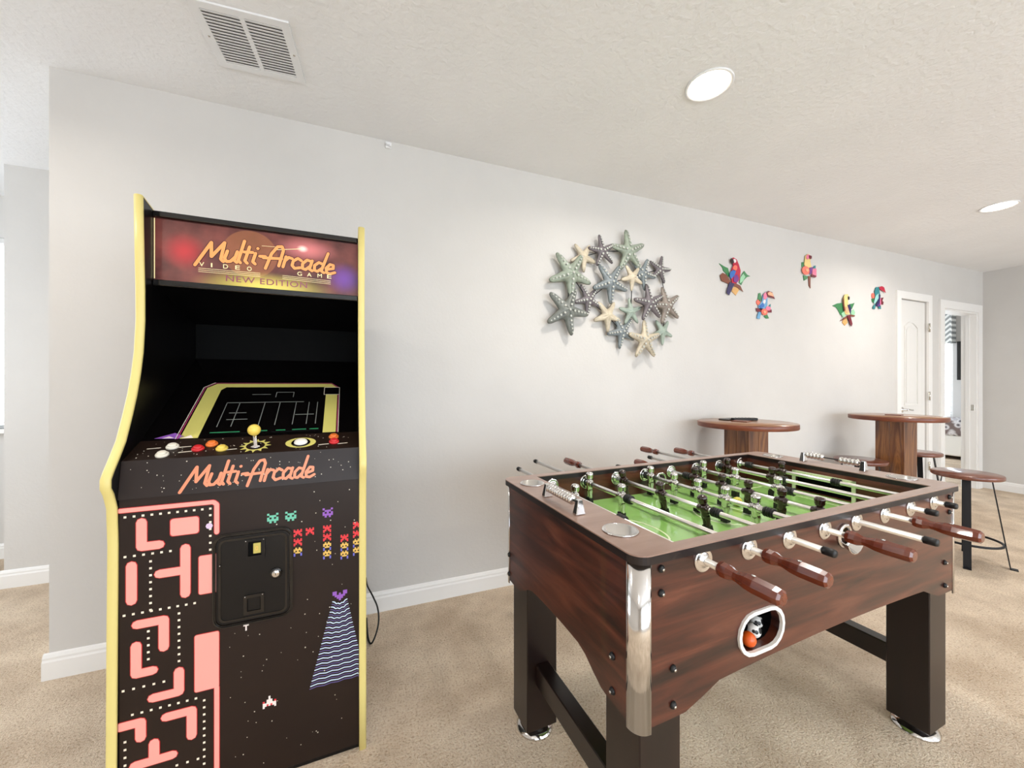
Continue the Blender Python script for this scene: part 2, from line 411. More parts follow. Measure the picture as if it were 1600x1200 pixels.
# ================================================================== ARCADE CABINET
arc = thing('arcade_cabinet', 'upright black arcade cabinet with yellow edge molding and lit marquee', 'arcade machine', (.017, 1.412, 0), R(1.5))
W = .673; T = .023; DEPTH = .78
PROF = [(0, 0), (.002, .2), (.006, .55), (.010, .80), (.004, .905), (-.012, .945), (-.026, .965), (-.026, .99), (-.012, 1.01), (.018, 1.045),
        (.05, 1.085), (.085, 1.155), (.112, 1.215), (.136, 1.285), (.152, 1.35), (.163, 1.45), (.162, 1.55), (.157, 1.66), (.151, 1.841)]
outline = PROF + [(.30, 1.841-.03), (DEPTH, 1.60), (DEPTH, 0)]
for a0 in (-W, -T):
    sp = obj('side_panel', prism(outline, a0+.0008, a0+T-.0008, YZ), 'black_satin', arc)
    # T-molding: a rounded strip following the front outline and over the top
    path = PROF + [(.30, 1.811)]
    bm = bmesh.new(); secs = []
    for i, (b, z) in enumerate(path):
        p0 = path[max(i-1, 0)]; p1 = path[min(i+1, len(path)-1)]
        d = Vector((p1[0]-p0[0], p1[1]-p0[1])).normalized(); nrm = Vector((-d.y, d.x))
        if 0 < i < len(path)-1:
            nrm = nrm
        sec = []
        for k in range(7):
            t_ = -math.pi/2+math.pi*k/6
            off = .0045*math.cos(t_)
            sec.append(bm.verts.new((a0+T/2+(T/2)*math.sin(t_), b+nrm.x*off, z+nrm.y*off)))
        sec.append(bm.verts.new((a0+T, b-nrm.x*.004, z-nrm.y*.004))); sec.append(bm.verts.new((a0, b-nrm.x*.004, z-nrm.y*.004)))
        secs.append(sec)
    for s0, s1 in zip(secs, secs[1:]):
        n = len(s0)
        for k in range(n):
            f = bm.faces.new((s0[k], s0[(k+1) % n], s1[(k+1) % n], s1[k])); f.smooth = k < 6
    bm.faces.new(secs[0]); bm.faces.new(secs[-1][::-1])
    em = obj('edge_molding', bm, 'molding_yellow', sp); em['label'] = 'pale yellow plastic edge molding'
IL, IR = -W+T, -T                       # inner faces
obj('back_panel', box(IL, IR, DEPTH-.02, DEPTH, .02, 1.6), 'black_matte', arc)
obj('top_panel', prism([(.222, 1.815), (.30, 1.79), (DEPTH-.02, 1.585), (DEPTH-.02, 1.57), (.30, 1.775), (.222, 1.80)], IL, IR, YZ), 'black_satin', arc)
# front panel with printed graphics
FB = .012
fp = obj('front_panel', bev_box(IL, IR, FB, FB+.018, .012, .925, .001, 1), 'printed_black', arc)
FP = lambda u, v, h: (u, FB-h, v)       # print layers on the front panel
def decal(name, shapes, material, layer, parent=fp, put=FP, th=.0004):
    bm = bmesh.new()
    for s in shapes: prism(s, layer*.0004, layer*.0004+th, put, bm=bm)
    return obj(name, bm, material, parent)
# generic maze of rounded pink bars with red outlines, and cream dots
bars = [[(-.648, .893), (-.432, .893), (-.424, .885), (-.424, .80)],
        [(-.60, .855), (-.60, .785), (-.56, .785)], [(-.50, .765), (-.50, .63)], [(-.50, .70), (-.56, .70)], [(-.622, .735), (-.622, .635)],
        [(-.61, .565), (-.55, .565), (-.55, .485)], [(-.612, .505), (-.612, .425), (-.575, .425)], [(-.515, .405), (-.515, .345), (-.575, .345)],
        [(-.648, .285), (-.602, .285), (-.602, .24)], [(-.545, .28), (-.485, .28), (-.485, .205)], [(-.615, .165), (-.53, .165)], [(-.572, .165), (-.572, .215)],
        [(-.648, .098), (-.56, .098)], [(-.424, .33), (-.424, .075), (-.50, .075)]]
wid = {0: .012, 13: .012}
bm = bmesh.new(); bm2 = bmesh.new()
for i, b in enumerate(bars):
    ribbon(bm, b, wid.get(i, .0235)+.0035, FP, .0002, .0006); ribbon(bm2, b, wid.get(i, .0235), FP, .0007, .001)
blocks = [rrect(-.535, -.468, .805, .855, .008), rrect(-.468, -.4185, .62, .735, .005), rrect(-.478, -.4185, .33, .50, .005)]
for b in blocks:
    prism(b, .0007, .001, FP, bm=bm2)
    x = [p[0] for p in b]; y = [p[1] for p in b]; prism(rrect(min(x)-.0018, max(x)+.0018, min(y)-.0018, max(y)+.0018, .008), .0002, .0006, FP, bm=bm)
obj('maze_outline_print', bm, 'print_red', fp); obj('maze_print', bm2, 'print_pink', fp)
def clear(x, y):
    for i, b in enumerate(bars):
        for (p, q) in zip(b, b[1:]):
            d = Vector((q[0]-p[0], q[1]-p[1])); t_ = max(0, min(1, ((x-p[0])*d.x+(y-p[1])*d.y)/max(d.length_squared, 1e-9)))
            if math.hypot(x-p[0]-d.x*t_, y-p[1]-d.y*t_) < wid.get(i, .0235)/2+.006: return False
    return not any(min(p[0] for p in b)-.006 < x < max(p[0] for p in b)+.006 and min(p[1] for p in b)-.006 < y < max(p[1] for p in b)+.006 for b in blocks)
dots = []
for (xa, ya, xb, yb) in ((-.636, .874, -.44, .874), (-.44, .854, -.44, .75), (-.636, .762, -.535, .762), (-.58, .74, -.58, .60), (-.638, .597, -.478, .597),
                         (-.515, .575, -.515, .435), (-.585, .54, -.585, .46), (-.64, .385, -.55, .385), (-.455, .30, -.455, .11), (-.62, .312, -.475, .312), (-.52, .13, -.47, .13), (-.636, .24, -.636, .13)):
    n = max(1, round(math.hypot(xb-xa, yb-ya)/.0205))
    for q in range(n+1):
        x = xa+(xb-xa)*q/n; y = ya+(yb-ya)*q/n
        if clear(x, y): dots.append(rect(x-.003, x+.003, y-.003, y+.003))
decal('dot_print', dots, 'print_cream_dot', 1)['kind'] = 'stuff'; decal('large_dot_print', [circle(-.4425, .822, .009, 8)], 'print_lilac', 2)
# generic pixel bugs in rows, a striped beam and a small ship
def pix(cx, cy, s, rows):
    out = []
    for r_, row in enumerate(rows):
        for c_, ch in enumerate(row):
            if ch == '#':
                x = cx+(c_-len(row)/2)*s; y = cy+(len(rows)/2-r_)*s; out.append(rect(x, x+s*1.01, y-s*1.01, y))
    return out
bugA = ['#...#', '.###.', '#.#.#', '#####', '.#.#.']; bugB = ['#.#.#', '#####', '.###.', '##.##', '#...#']; bugC = ['.#.#.', '#####', '#.#.#', '.###.', '#...#']
for x in (-.278, -.228): decal('bug_print', pix(x, .823, .0062, bugA), 'print_teal', 1)
decal('bug_print', pix(-.12, .82, .0062, bugA), 'print_purple', 1)
reds = [(-.173, .765), (-.122, .766), (-.122, .738), (-.069, .727), (-.030, .765), (-.030, .735), (-.208, .765), (-.208, .735)]
for x, y in reds: decal('bug_print', pix(x, y, .0048, bugB), 'print_bugred', 1)
yel = [(-.122, .71), (-.122, .682), (-.069, .70), (-.069, .672), (-.030, .706), (-.030, .678), (-.208, .706)]
for x, y in yel:
    decal('bug_print', pix(x, y, .0048, bugC), 'print_bugyel', 1); decal('bug_wing_print', pix(x, y-.011, .0048, ['#...#', '#...#']), 'print_bugblue', 2)
decal('bug_print', pix(-.083, .535, .0064, ['##...##', '##.#.##', '.#####.', '..###..', '...#...']), 'print_purple', 1)
for nm, k in (('print_stripe_light', 0), ('print_stripe_dim', 1)):
    bm = bmesh.new()
    for i in range(k, 34, 2):
        z = .508-i*.0079; hw = .022+.062*i/33; cx = -.083-.006*i/33
        pts = []
        for q in range(9):
            x = cx-hw+2*hw*q/8
            pts.append((min(x, IR-.002), z+(.0016 if q % 2 else -.0016)+.012*(abs(q-4)/4)**2*(1-i/33)))
        ribbon(bm, pts, .0034 if k == 0 else .0028, FP, .0004, .0007)
    obj('beam_print', bm, nm, fp)
decal('ship_print', pix(-.287, .242, .0052, ['...#...', '...#...', '..###..', '#.###.#', '#######', '##.#.##', '#.....#']), 'print_ship', 1)
decal('ship_print', pix(-.287, .238, .0052, ['#.....#', '.......', '..#.#..']), 'print_bugred', 2)
stars = []
for i in range(70):
    x, y = random.uniform(-.40, -.03), random.uniform(.05, .90); s = random.uniform(.0007, .0017); stars.append(rect(x-s, x+s, y-s, y+s))
decal('star_print', stars, 'print_star', 1)['kind'] = 'stuff'
obj('kick_strip', box(IL, IR, FB+.002, FB+.016, .0, .012), 'black_satin', fp)
# coin door
cd = obj('coin_door', prism(rrect(-.424, -.231, .517, .782, .022), 0, .006, FP), 'black_satin', arc)
bm = prism(rrect(-.434, -.221, .506, .793, .032), 0, .010, FP, [rrect(-.426, -.229, .514, .785, .025)])
bmesh.ops.bevel(bm, geom=[e for e in bm.edges if abs(e.verts[0].co.y-(FB-.010)) < 1e-5 and abs(e.verts[1].co.y-(FB-.010)) < 1e-5 and not all(len(f.verts) == 3 for f in e.link_faces)], offset=.003, segments=2, affect='EDGES')
obj('door_frame', bm, 'black_gloss', cd)
obj('inner_rib', prism(rrect(-.418, -.237, .523, .776, .018), .006, .0085, FP, [rrect(-.412, -.243, .529, .770, .014)]), 'black_gloss', cd)
cs = obj('coin_slot_plate', prism(rrect(-.352, -.297, .708, .768, .002), .006, .011, FP, [rect(-.342, -.307, .716, .760)]), 'black_satin', cd)
obj('coin_slot', box(-.342, -.307, FB-.0066, FB-.006, .716, .760), 'black_matte', cd)
cb = obj('coin_button', bev_box(-.329, -.309, FB-.010, FB-.006, .722, .754, .001, 1), 'print_plate_yellow', cd)
obj('coin_button_mark', prism(rrect(-.323, -.316, .732, .744, .002), .0102, .0105, FP, [rrect(-.3213, -.3177, .7345, .7415, .001)]), 'print_bugyel', cd)
obj('lock_ring', lathe([(.011, .006), (.018, .006), (.017, .011), (.011, .012)], (-.268, FB, .650), (0, -1, 0), 20), 'black_gloss', cd)
obj('lock', lathe([(0, .006), (.0115, .006), (.0115, .014), (.009, .016), (0, .016)], (-.268, FB, .650), (0, -1, 0), 20), 'chrome', cd)
obj('key_slot', box(-.2687, -.2673, FB-.0164, FB-.016, .646, .654), 'black_matte', cd)
obj('return_frame', prism(rrect(-.354, -.300, .536, .596, .003), .006, .011, FP, [rect(-.345, -.309, .546, .587)]), 'black_gloss', cd)
obj('return_flap', bev_box(-.344, -.310, FB-.008, FB-.006, .547, .586, .001, 1), 'black_satin', cd)
for x, z in ((-.348, .764), (-.301, .764), (-.350, .592), (-.304, .592), (-.414, .70)):
    obj('screw', lathe([(0, .0112), (.002, .0112), (.0015, .0125), (0, .013)], (x, FB, z), (0, -1, 0), 8), 'chrome', cd)
bm = box(-.356, -.342, FB-.003, FB, .4985, .502); add_box(bm, -.3508, -.3472, FB-.003, FB, .484, .4985)
obj('door_hook', bm, 'print_ship', arc)
# control panel: lip and deck
P0 = (.006, .925); P1 = (.026, 1.030); P2 = (.136, 1.072)
cp = obj('control_panel', prism([P0, P1, P2, (.15, 1.06), (.15, .925)], IL, IR, YZ), 'printed_black', arc)
lv = Vector((P1[0]-P0[0], P1[1]-P0[1])); LH = lv.length; lv.normalize()
LIP = lambda u, v, h: (u, P0[0]+lv.x*v-lv.y*h, P0[1]+lv.y*v+lv.x*h)       # v up the lip, h outward
dv = Vector((P2[0]-P1[0], P2[1]-P1[1])); DL = dv.length; dv.normalize()
DECK = lambda u, v, h: (u, P1[0]+dv.x*v-dv.y*h, P1[1]+dv.y*v+dv.x*h)      # v back over the deck, h upward
GL = {'M': ([[(-.14, -.22), (.22, .92)], [(.22, .92), (.33, .22)], [(.33, .22), (.66, .95)], [(.66, .95), (.66, .12), (.76, 0)]], .80),
      'u': ([[(.02, .55), (-.02, .18), (.06, .02), (.2, .03), (.32, .25)], [(.36, .55), (.32, .1), (.42, 0)]], .46),
      'l': ([[(.06, 1.12), (0, .12), (.09, 0)]], .23), 't': ([[(.05, .85), (0, .12), (.1, 0)], [(-.1, .56), (.2, .58)]], .28),
      'i': ([[(.03, .55), (0, .1), (.1, 0)], [(.07, .80), (.075, .81)]], .20), '-': ([[(0, .42), (.2, .44)]], .30),
      'A': ([[(.0, -.18), (.1, .62), (.26, 1.02), (.42, 1.06), (.5, .88), (.46, .02)], [(-.16, .36), (.5, .42)]], .62),
      'r': ([[(.03, .56), (0, 0)], [(.02, .34), (.14, .54), (.27, .5)]], .30), 'c': ([[(.33, .46), (.18, .56), (.03, .38), (.02, .14), (.14, 0), (.34, .08)]], .40),
      'a': ([[(.32, .5), (.14, .55), (.0, .32), (.03, .06), (.16, .02), (.3, .22)], [(.34, .55), (.3, .08), (.42, 0)]], .47),
      'd': ([[(.3, .46), (.14, .52), (.0, .32), (.03, .06), (.16, .02), (.3, .22)], [(.42, 1.1), (.3, .08), (.42, 0)]], .47),
      'e': ([[(.03, .22), (.28, .32), (.26, .5), (.12, .52), (.0, .28), (.05, .04), (.2, 0), (.38, .12)]], .40)}
def script_word(word, x0, x1, base, cap, put, h0, h1, w, arcf=None):
    total = sum(GL[c][1] for c in word); k = (x1-x0)/total; bm = bmesh.new(); x = x0
    for c in word:
        for st in GL[c][0]:
            pts = []
            for (u, v) in st:
                X = x+(u+.16*v)*k; Y = base+v*cap
                if arcf: Y += arcf(X)
                pts.append((X, Y))
            ribbon(bm, pts, w, put, h0, h1)
        x += GL[c][1]*k
    return bm
obj('lettering', script_word('Multi-Arcade', -.50, -.160, .020, .062, LIP, .0006, .001, .0082), 'print_salmon', cp)
st = []; st2 = []
for i in range(60):
    s = random.uniform(.0006, .0014); x, y = random.uniform(-.63, -.04), random.uniform(.012, .10); st.append(rect(x-s, x+s, y-s, y+s))
    x, y = random.uniform(-.63, -.04), random.uniform(.008, .11); st2.append(rect(x-s, x+s, y-s, y+s))
decal('star_print', st, 'print_star', 1, cp, LIP)['kind'] = 'stuff'; decal('star_print', st2, 'print_star', 1, cp, DECK)['kind'] = 'stuff'
def button(u, v, m_, r=.0145):
    b = obj('button', bmesh.new(), m_, arc)
    bm = bmesh.new(); c = DECK(u, v, 0); ax = (0, -dv.y, dv.x)
    add_lathe(bm, [(0, 0), (r*1.12, 0), (r*1.12, .004), (r*.98, .007), (r*.8, .0075), (r*.78, .006)], c, ax, 20)
    bm.to_mesh(b.data); bm.free()
    obj('plunger', lathe([(r*.78, .005), (r*.76, .011), (r*.6, .0125), (0, .012)], c, ax, 20), m_, b)
for u, v, m_ in ((-.566, .022, 'print_btn_white'), (-.556, .068, 'print_btn_white'), (-.487, .047, 'print_btn_red'), (-.458, .072, 'print_btn_orange'),
                 (-.424, .040, 'print_btn_yellow'), (-.105, .082, 'print_btn_orange'), (-.103, .047, 'print_btn_red')):
    button(u, v, m_)
wing = []
for u, v in ((-.60, .062), (-.515, .03), (-.40, .03), (-.135, .03), (-.075, .03), (-.525, .062)):
    wing.append([(u-.016, v), (u+.016, v+.004), (u+.016, v+.007), (u-.016, v+.004)])
decal('wing_print', wing, 'print_star', 2, cp, DECK)['kind'] = 'stuff'
sj = []
for i in range(12):
    a0 = 2*math.pi*i/12; sj.append([(-.336+.030*math.cos(a0-.2), .05+.030*math.sin(a0-.2)), (-.336+.044*math.cos(a0), .05+.044*math.sin(a0)), (-.336+.030*math.cos(a0+.2), .05+.030*math.sin(a0+.2))])
bm = prism(circle(-.336, .05, .031, 24), .0006, .001, DECK, [circle(-.336, .05, .026, 24)])
for s in sj: prism(s, .0006, .001, DECK, bm=bm)
obj('joystick_ring_print', bm, 'print_bezel_yellow', cp)
ax = (0, -dv.y, dv.x); c = DECK(-.336, .05, 0)
js = obj('joystick', lathe([(0, 0), (.016, 0), (.015, .003), (.0055, .004), (.005, .045), (0, .045)], c, ax, 16), 'chrome', arc)
bm = bmesh.new(); add_sphere(bm, Vector(c)+Vector(ax)*.058, .0185, 20); obj('ball_top', bm, 'print_btn_yellow', js)
bm = bmesh.new(); prism(circle(-.206, .055, .046, 28, .034), .0006, .001, DECK, [circle(-.206, .055, .029, 28, .029)], bm)
obj('trackball_print', bm, 'print_bezel_yellow', cp)
c = DECK(-.206, .055, 0)
tb = obj('trackball', bmesh.new(), 'white_hard', arc); bm = bmesh.new(); add_lathe(bm, [(.0215, 0), (.019, .007), (.012, .011), (0, .013)], c, ax, 24); bm.to_mesh(tb.data); bm.free()
for p in tb.data.polygons: p.use_smooth = True
obj('trackball_ring', lathe([(.0215, .0012), (.028, .0012), (.027, .003), (.0215, .003)], c, ax, 24), 'black_gloss', tb)
# screen bezel (tilted glass) with printed frame, speaker panel
B0 = P2; sl = Vector((.427-.136, 1.25-1.072)); SL = sl.length; sl.normalize()
BZ = lambda u, v, h: (u, B0[0]+sl.x*v-sl.y*h, B0[1]+sl.y*v+sl.x*h)
e1 = BZ(0, .56, 0)
bz = obj('screen_bezel', prism([(B0[0], B0[1]), (e1[1], e1[2]), (e1[1], e1[2]-.012), (B0[0], B0[1]-.012)], IL, IR, YZ), 'black_gloss', arc)
obj('monitor_surround', box(IL, IR, e1[1]-.012, e1[1]+.006, e1[2]-.02, 1.60), 'black_matte', arc)
fo = [(-.555, .004), (-.555, SL-.03), (-.53, SL), (-.125, SL), (-.10, SL-.03), (-.10, .004)]
fi = [(-.508, .004), (-.508, SL-.045), (-.495, SL-.025), (-.15, SL-.025), (-.143, SL-.04), (-.143, .004)]
bm = prism(fo+fi[::-1], .0004, .0008, BZ); obj('frame_print', bm, 'print_bezel_yellow', bz)
bm = bmesh.new()
for pts in ([(-.561, .004), (-.561, SL-.028), (-.535, SL+.005), (-.125, SL+.005), (-.096, SL-.028), (-.096, .004)],): ribbon(bm, pts, .0025, BZ, .0004, .0008)
obj('frame_line_print', bm, 'print_magenta', bz)
for pts in ([(-.566, .004), (-.566, SL-.026), (-.538, SL+.009)], [(-.092, .004), (-.092, SL-.03)]):
    bm = bmesh.new(); ribbon(bm, pts, .0022, BZ, .0004, .0008); obj('frame_line_print', bm, 'print_star', bz)
prt = obj('bezel_block_print', prism(rect(-.150, -.092, SL-.085, SL-.030), .0009, .0012, BZ), 'black_gloss', bz)
bm = bmesh.new(); ribbon(bm, [(-.150, SL-.085), (-.092, SL-.085), (-.092, SL-.030), (-.150, SL-.030), (-.150, SL-.085)], .002, BZ, .0012, .0015); obj('bezel_block_line_print', bm, 'print_star', bz)
sc = obj('screen', prism(rect(-.49, -.155, .02, SL-.04), .0002, .0006, BZ), 'black_gloss', bz)
bm = bmesh.new()
for x in (-.47, -.43, -.35, -.30, -.245, -.20, -.17): ribbon(bm, [(x, .06), (x, SL-.14)], .0022, BZ, .0008, .001)
ribbon(bm, [(-.47, SL-.135), (-.22, SL-.135)], .003, BZ, .0008, .001); ribbon(bm, [(-.45, .14), (-.40, .14)], .003, BZ, .0008, .001)
ribbon(bm, [(-.40, SL-.08), (-.34, SL-.08)], .002, BZ, .0008, .001); ribbon(bm, [(-.32, SL-.1), (-.32, SL-.065), (-.26, SL-.065), (-.26, SL-.1)], .002, BZ, .0008, .001)
ribbon(bm, [(-.45, .1), (-.39, .1)], .003, BZ, .0008, .001); ribbon(bm, [(-.24, .12), (-.18, .12)], .003, BZ, .0008, .001)
obj('screen_line_print', bm, 'print_grey_line', bz)
bm = bmesh.new()
for a, b in ((-.48, -.40), (-.345, -.32), (-.29, -.265), (-.24, -.20), (-.185, -.16)): ribbon(bm, [(a, .028), (b, .028)], .005, BZ, .0008, .001)
obj('screen_dash_print', bm, 'print_green_line', bz)
decal('corner_print', [[(-.62, .01), (-.575, .035), (-.545, .015), (-.56, .004)]], 'print_purple', 1, bz, BZ)
decal('corner_print', [[(-.60, .008), (-.585, .018), (-.57, .008)], [(-.55, .005), (-.53, .02), (-.52, .005)]], 'print_ship', 2, bz, BZ)
# marquee
MB = .222
obj('speaker_panel', prism([(MB+.004, 1.578), (e1[1], 1.50), (e1[1], 1.51), (MB+.004, 1.59)], IL, IR, YZ), 'black_satin', arc)
mq = obj('marquee', box(IL, IR, MB, MB+.004, 1.590, 1.805), 'marquee_art' if 'marquee_art' in M else 'black_gloss', arc)
obj('marquee_retainer', bev_box(IL, IR, MB-.012, MB+.002, 1.803, 1.822, .003, 2), 'black_gloss', arc)
obj('marquee_retainer', bev_box(IL, IR, MB-.010, MB+.002, 1.575, 1.596, .003, 2), 'black_gloss', arc)
mm = mat('marquee_art', (80, 40, 34), .25)
n_, l_, b_ = nodes(mm)
tc = n_.new('ShaderNodeTexCoord')
def blob(cx, cz, sx, sz, power=1.0, hard=False):
    mp = n_.new('ShaderNodeMapping'); mp.inputs['Location'].default_value = (-cx/sx, 0, -cz/sz); mp.inputs['Scale'].default_value = (1/sx, 0, 1/sz)
    l_.new(tc.outputs['Object'], mp.inputs[0])
    ln = n_.new('ShaderNodeVectorMath'); ln.operation = 'LENGTH'; l_.new(mp.outputs[0], ln.inputs[0])
    mr = n_.new('ShaderNodeMapRange'); mr.inputs[1].default_value = .97 if hard else 0; mr.inputs[2].default_value = 1.0; mr.inputs[3].default_value = 1; mr.inputs[4].default_value = 0
    if not hard: mr.interpolation_type = 'SMOOTHSTEP'
    l_.new(ln.outputs['Value'], mr.inputs[0]); return mr.outputs[0]
cur = None
nz = n_.new('ShaderNodeTexNoise'); nz.inputs['Scale'].default_value = 9; nz.inputs['Detail'].default_value = 4; l_.new(tc.outputs['Object'], nz.inputs['Vector'])
rp = n_.new('ShaderNodeValToRGB'); rp.color_ramp.elements[0].color = lin((52, 22, 20)); rp.color_ramp.elements[1].color = lin((128, 66, 58))
rp.color_ramp.elements[0].position = .3; rp.color_ramp.elements[1].position = .75
l_.new(nz.outputs['Fac'], rp.inputs[0]); cur = rp.outputs[0]
def over(cur, fac, c, amt):
    mlt = n_.new('ShaderNodeMath'); mlt.operation = 'MULTIPLY'; mlt.inputs[1].default_value = amt; l_.new(fac, mlt.inputs[0])
    x = n_.new('ShaderNodeMix'); x.data_type = 'RGBA'; l_.new(mlt.outputs[0], x.inputs[0]); l_.new(cur, x.inputs[6]); x.inputs[7].default_value = lin(c); return x.outputs[2]
cur = over(cur, blob(-.38, 1.715, .085, .085, hard=True), (150, 92, 56), .55)
cur = over(cur, blob(-.57, 1.70, .075, .075), (190, 40, 46), .85)
cur = over(cur, blob(-.07, 1.66, .075, .07), (110, 62, 160), .85)
cur = over(cur, blob(-.33, 1.60, .24, .062), (226, 206, 96), .95)
cur = over(cur, blob(-.20, 1.755, .12, .055), (226, 130, 130), .7)
cur = over(cur, blob(-.215, 1.757, .022, .016), (255, 226, 214), .95)
l_.new(cur, b_.inputs['Base Color']); l_.new(cur, b_.inputs['Emission Color']); b_.inputs['Emission Strength'].default_value = .35
mq.data.materials[0] = mm
MQ = lambda u, v, h: (u, MB-h, v)
arcf = lambda x: .010*(1-((x+.33)/.22)**2)
obj('lettering', script_word('Multi-Arcade', -.525, -.105, 1.672, .070, MQ, .0003, .0006, .0140, arcf), 'black_satin', mq)
o = obj('lettering', script_word('Multi-Arcade', -.525, -.105, 1.672, .070, MQ, .0007, .0010, .0100, arcf), 'mq_orange' if 'mq_orange' in M else 'print_salmon', mq)
mat('mq_orange', (242, 150, 84), .35, emis=.35); o.data.materials[0] = M['mq_orange']
mat('mq_cream', (244, 226, 170), .35, emis=.35); mat('mq_wine', (140, 62, 84), .35, emis=.2)
def mq_text(s, x0, x1, z, size, m_, layer):
    bm = text_mesh(s, size, x1-x0)
    for v in bm.verts: v.co = Vector((x0+v.co.x, MB-.0009-layer*.0006-v.co.z, z+v.co.y))
    obj('lettering', bm, m_, mq)
for ch, x in zip('VIDEO', (-.528, -.495, -.46, -.425, -.39)): mq_text(ch, x, x+(.014 if ch != 'I' else .004), 1.655, .021, 'mq_cream', 1)
for ch, x in zip('GAME', (-.232, -.20, -.165, -.132)): mq_text(ch, x, x+.015, 1.655, .021, 'mq_cream', 1)
bm = bmesh.new()
for k in range(3):
    ribbon(bm, [(-.53, 1.648-k*.006), (-.35, 1.650-k*.006)], .0012, MQ, .0006, .0009); ribbon(bm, [(-.28, 1.650-k*.006), (-.12, 1.646-k*.006)], .0012, MQ, .0006, .0009)
ribbon(bm, [(-.345, 1.750), (-.30, 1.752)], .001, MQ, .0003, .0006); ribbon(bm, [(-.30, 1.742), (-.215, 1.757)], .0018, MQ, .0003, .0006)
obj('line_print', bm, 'mq_cream', mq)
mq_text('NEW EDITION', -.452, -.200, 1.611, .030, 'mq_wine', 1)
obj('marquee_edge_light', box(IL+.001, IL+.0035, MB-.001, MB, 1.60, 1.80), 'mq_cream', mq)
# power cord behind the cabinet
bm = bmesh.new(); add_tube(bm, smooth([(.024, 2.205, .21), (.032, 2.12, .205), (.055, 2.04, .19), (.076, 2.0, .15), (.080, 1.97, .10), (.066, 1.95, .05), (.045, 1.95, .012), (.032, 2.02, .006), (.028, 2.18, .006)]), .004, 8)
tag(obj('power_cord', bm, 'cord_black'), 'thin black power cord looping out beside the arcade cabinet', 'cord')

# ================================================================== FOOTBALL TABLE
ft = thing('foosball_table', 'mahogany foosball table with chrome corners, steel rods and green playfield', 'foosball table', (.523, .6326, 0), R(1.86))
L_, D_ = 1.454, .734; ZT = .895; ZB = .515; ROD_Z = .853
IA0, IA1, IB0, IB1 = .128, L_-.128, .034, D_-.034
cups = [(.066, .135), (.066, .615), (L_-.066, .135), (L_-.066, .615)]
cuph = [circle(x, y, .038, 28) for x, y in cups]
obj('top_rim', prism(rrect(0, L_, 0, D_, .035, 6), ZT-.003, ZT, XY, [rect(IA0, IA1, IB0, IB1)]+cuph), 'rim_laminate', ft)
obj('rim_edge_band', prism(rrect(0, L_, 0, D_, .035, 6), ZT-.020, ZT-.003, XY, [rect(IA0, IA1, IB0, IB1)]+cuph), 'rim_edge', ft)
def apron(length, n=26, flat=.125, rise=.05):
    low = []
    for i in range(n+1):
        t_ = i/n; x = length*t_; d = min(x, length-x)
        k = max(0, min(1, (d-flat)/.12)); k = k*k*(3-2*k)
        bul = math.sin(math.pi*t_)
        low.append((x, ZB+.012+k*(rise*.6+rise*.4*bul)))
    return low
low = apron(L_-.072, flat=.10)
stad = []
for i in range(9): a = R(90+180*i/8); stad.append((.362+.046*math.cos(a), .645+.046*math.sin(a)))
for i in range(9): a = R(-90+180*i/8); stad.append((.425+.046*math.cos(a), .645+.046*math.sin(a)))
serve = circle(.748, .822, .026, 20)
near = [(x+.036, z) for x, z in low]+[(L_-.036, ZT-.02), (.036, ZT-.02)]
obj('side_panel', prism(near, .010, IB0, XZ, [stad, serve]), 'mahogany_long', ft)
obj('side_panel', prism(near, IB1, D_-.010, XZ, [serve]), 'mahogany_long', ft)
lowe = apron(D_-.072, 20, .075, .055)
endp = [(x+.036, z) for x, z in lowe]+[(D_-.036, ZT-.02), (.036, ZT-.02)]
for a in (.010, L_-.034): obj('end_panel', prism(endp, a, a+.024, YZ), 'mahogany_end', ft)
FZ = .772
goal = rect(.26, .474, FZ+.004, FZ+.078)
for s, (a0, a1) in enumerate(((IA0-.016, IA0), (IA1, IA1+.016))):
    g = obj('goal_wall', prism(rect(IB0, IB1, FZ-.02, ZT-.02), a0, a1, YZ, [goal]), 'mahogany_end', ft)
    ga = (IA0-.06, IA0-.017) if s == 0 else (IA1+.017, IA1+.06)
    obj('goal_box', box(ga[0], ga[1], .255, .479, FZ, FZ+.085), 'black_matte', g)
    ax_ = IA0+.003 if s == 0 else IA1-.003
    bm = bmesh.new()
    for y in (.255, .479): add_box(bm, ax_-.004, ax_+.004, y-.006, y+.006, FZ, FZ+.088)
    add_box(bm, ax_-.004, ax_+.004, .249, .485, FZ+.078, FZ+.088)
    obj('goal_frame', bm, 'field_line', g)
pf = obj('playfield', box(IA0, IA1, IB0, IB1, FZ-.012, FZ), 'field_green', ft)
bm = bmesh.new(); PFp = lambda u, v, h: (u, v, FZ+h)
mx_, my_ = (IA0+IA1)/2, (IB0+IB1)/2
ribbon(bm, [(mx_, IB0), (mx_, IB1)], .006, PFp, .0002, .0006)
prism(circle(mx_, my_, .105, 40), .0002, .0006, PFp, [circle(mx_, my_, .099, 40)], bm)
for s, e in ((1, IA0), (-1, IA1)):
    ribbon(bm, [(e, my_-.2), (e+s*.22, my_-.2), (e+s*.22, my_+.2), (e, my_+.2)], .006, PFp, .0002, .0006)
    ribbon(bm, [(e, my_-.13), (e+s*.10, my_-.13), (e+s*.10, my_+.13), (e, my_+.13)], .006, PFp, .0002, .0006)
    ribbon(bm, [(e+s*.22+s*.05*math.cos(R(t_)), my_+.1*math.sin(R(t_))) for t_ in range(-90, 91, 15)], .006, PFp, .0002, .0006)
obj('field_lines', bm, 'field_line', pf)
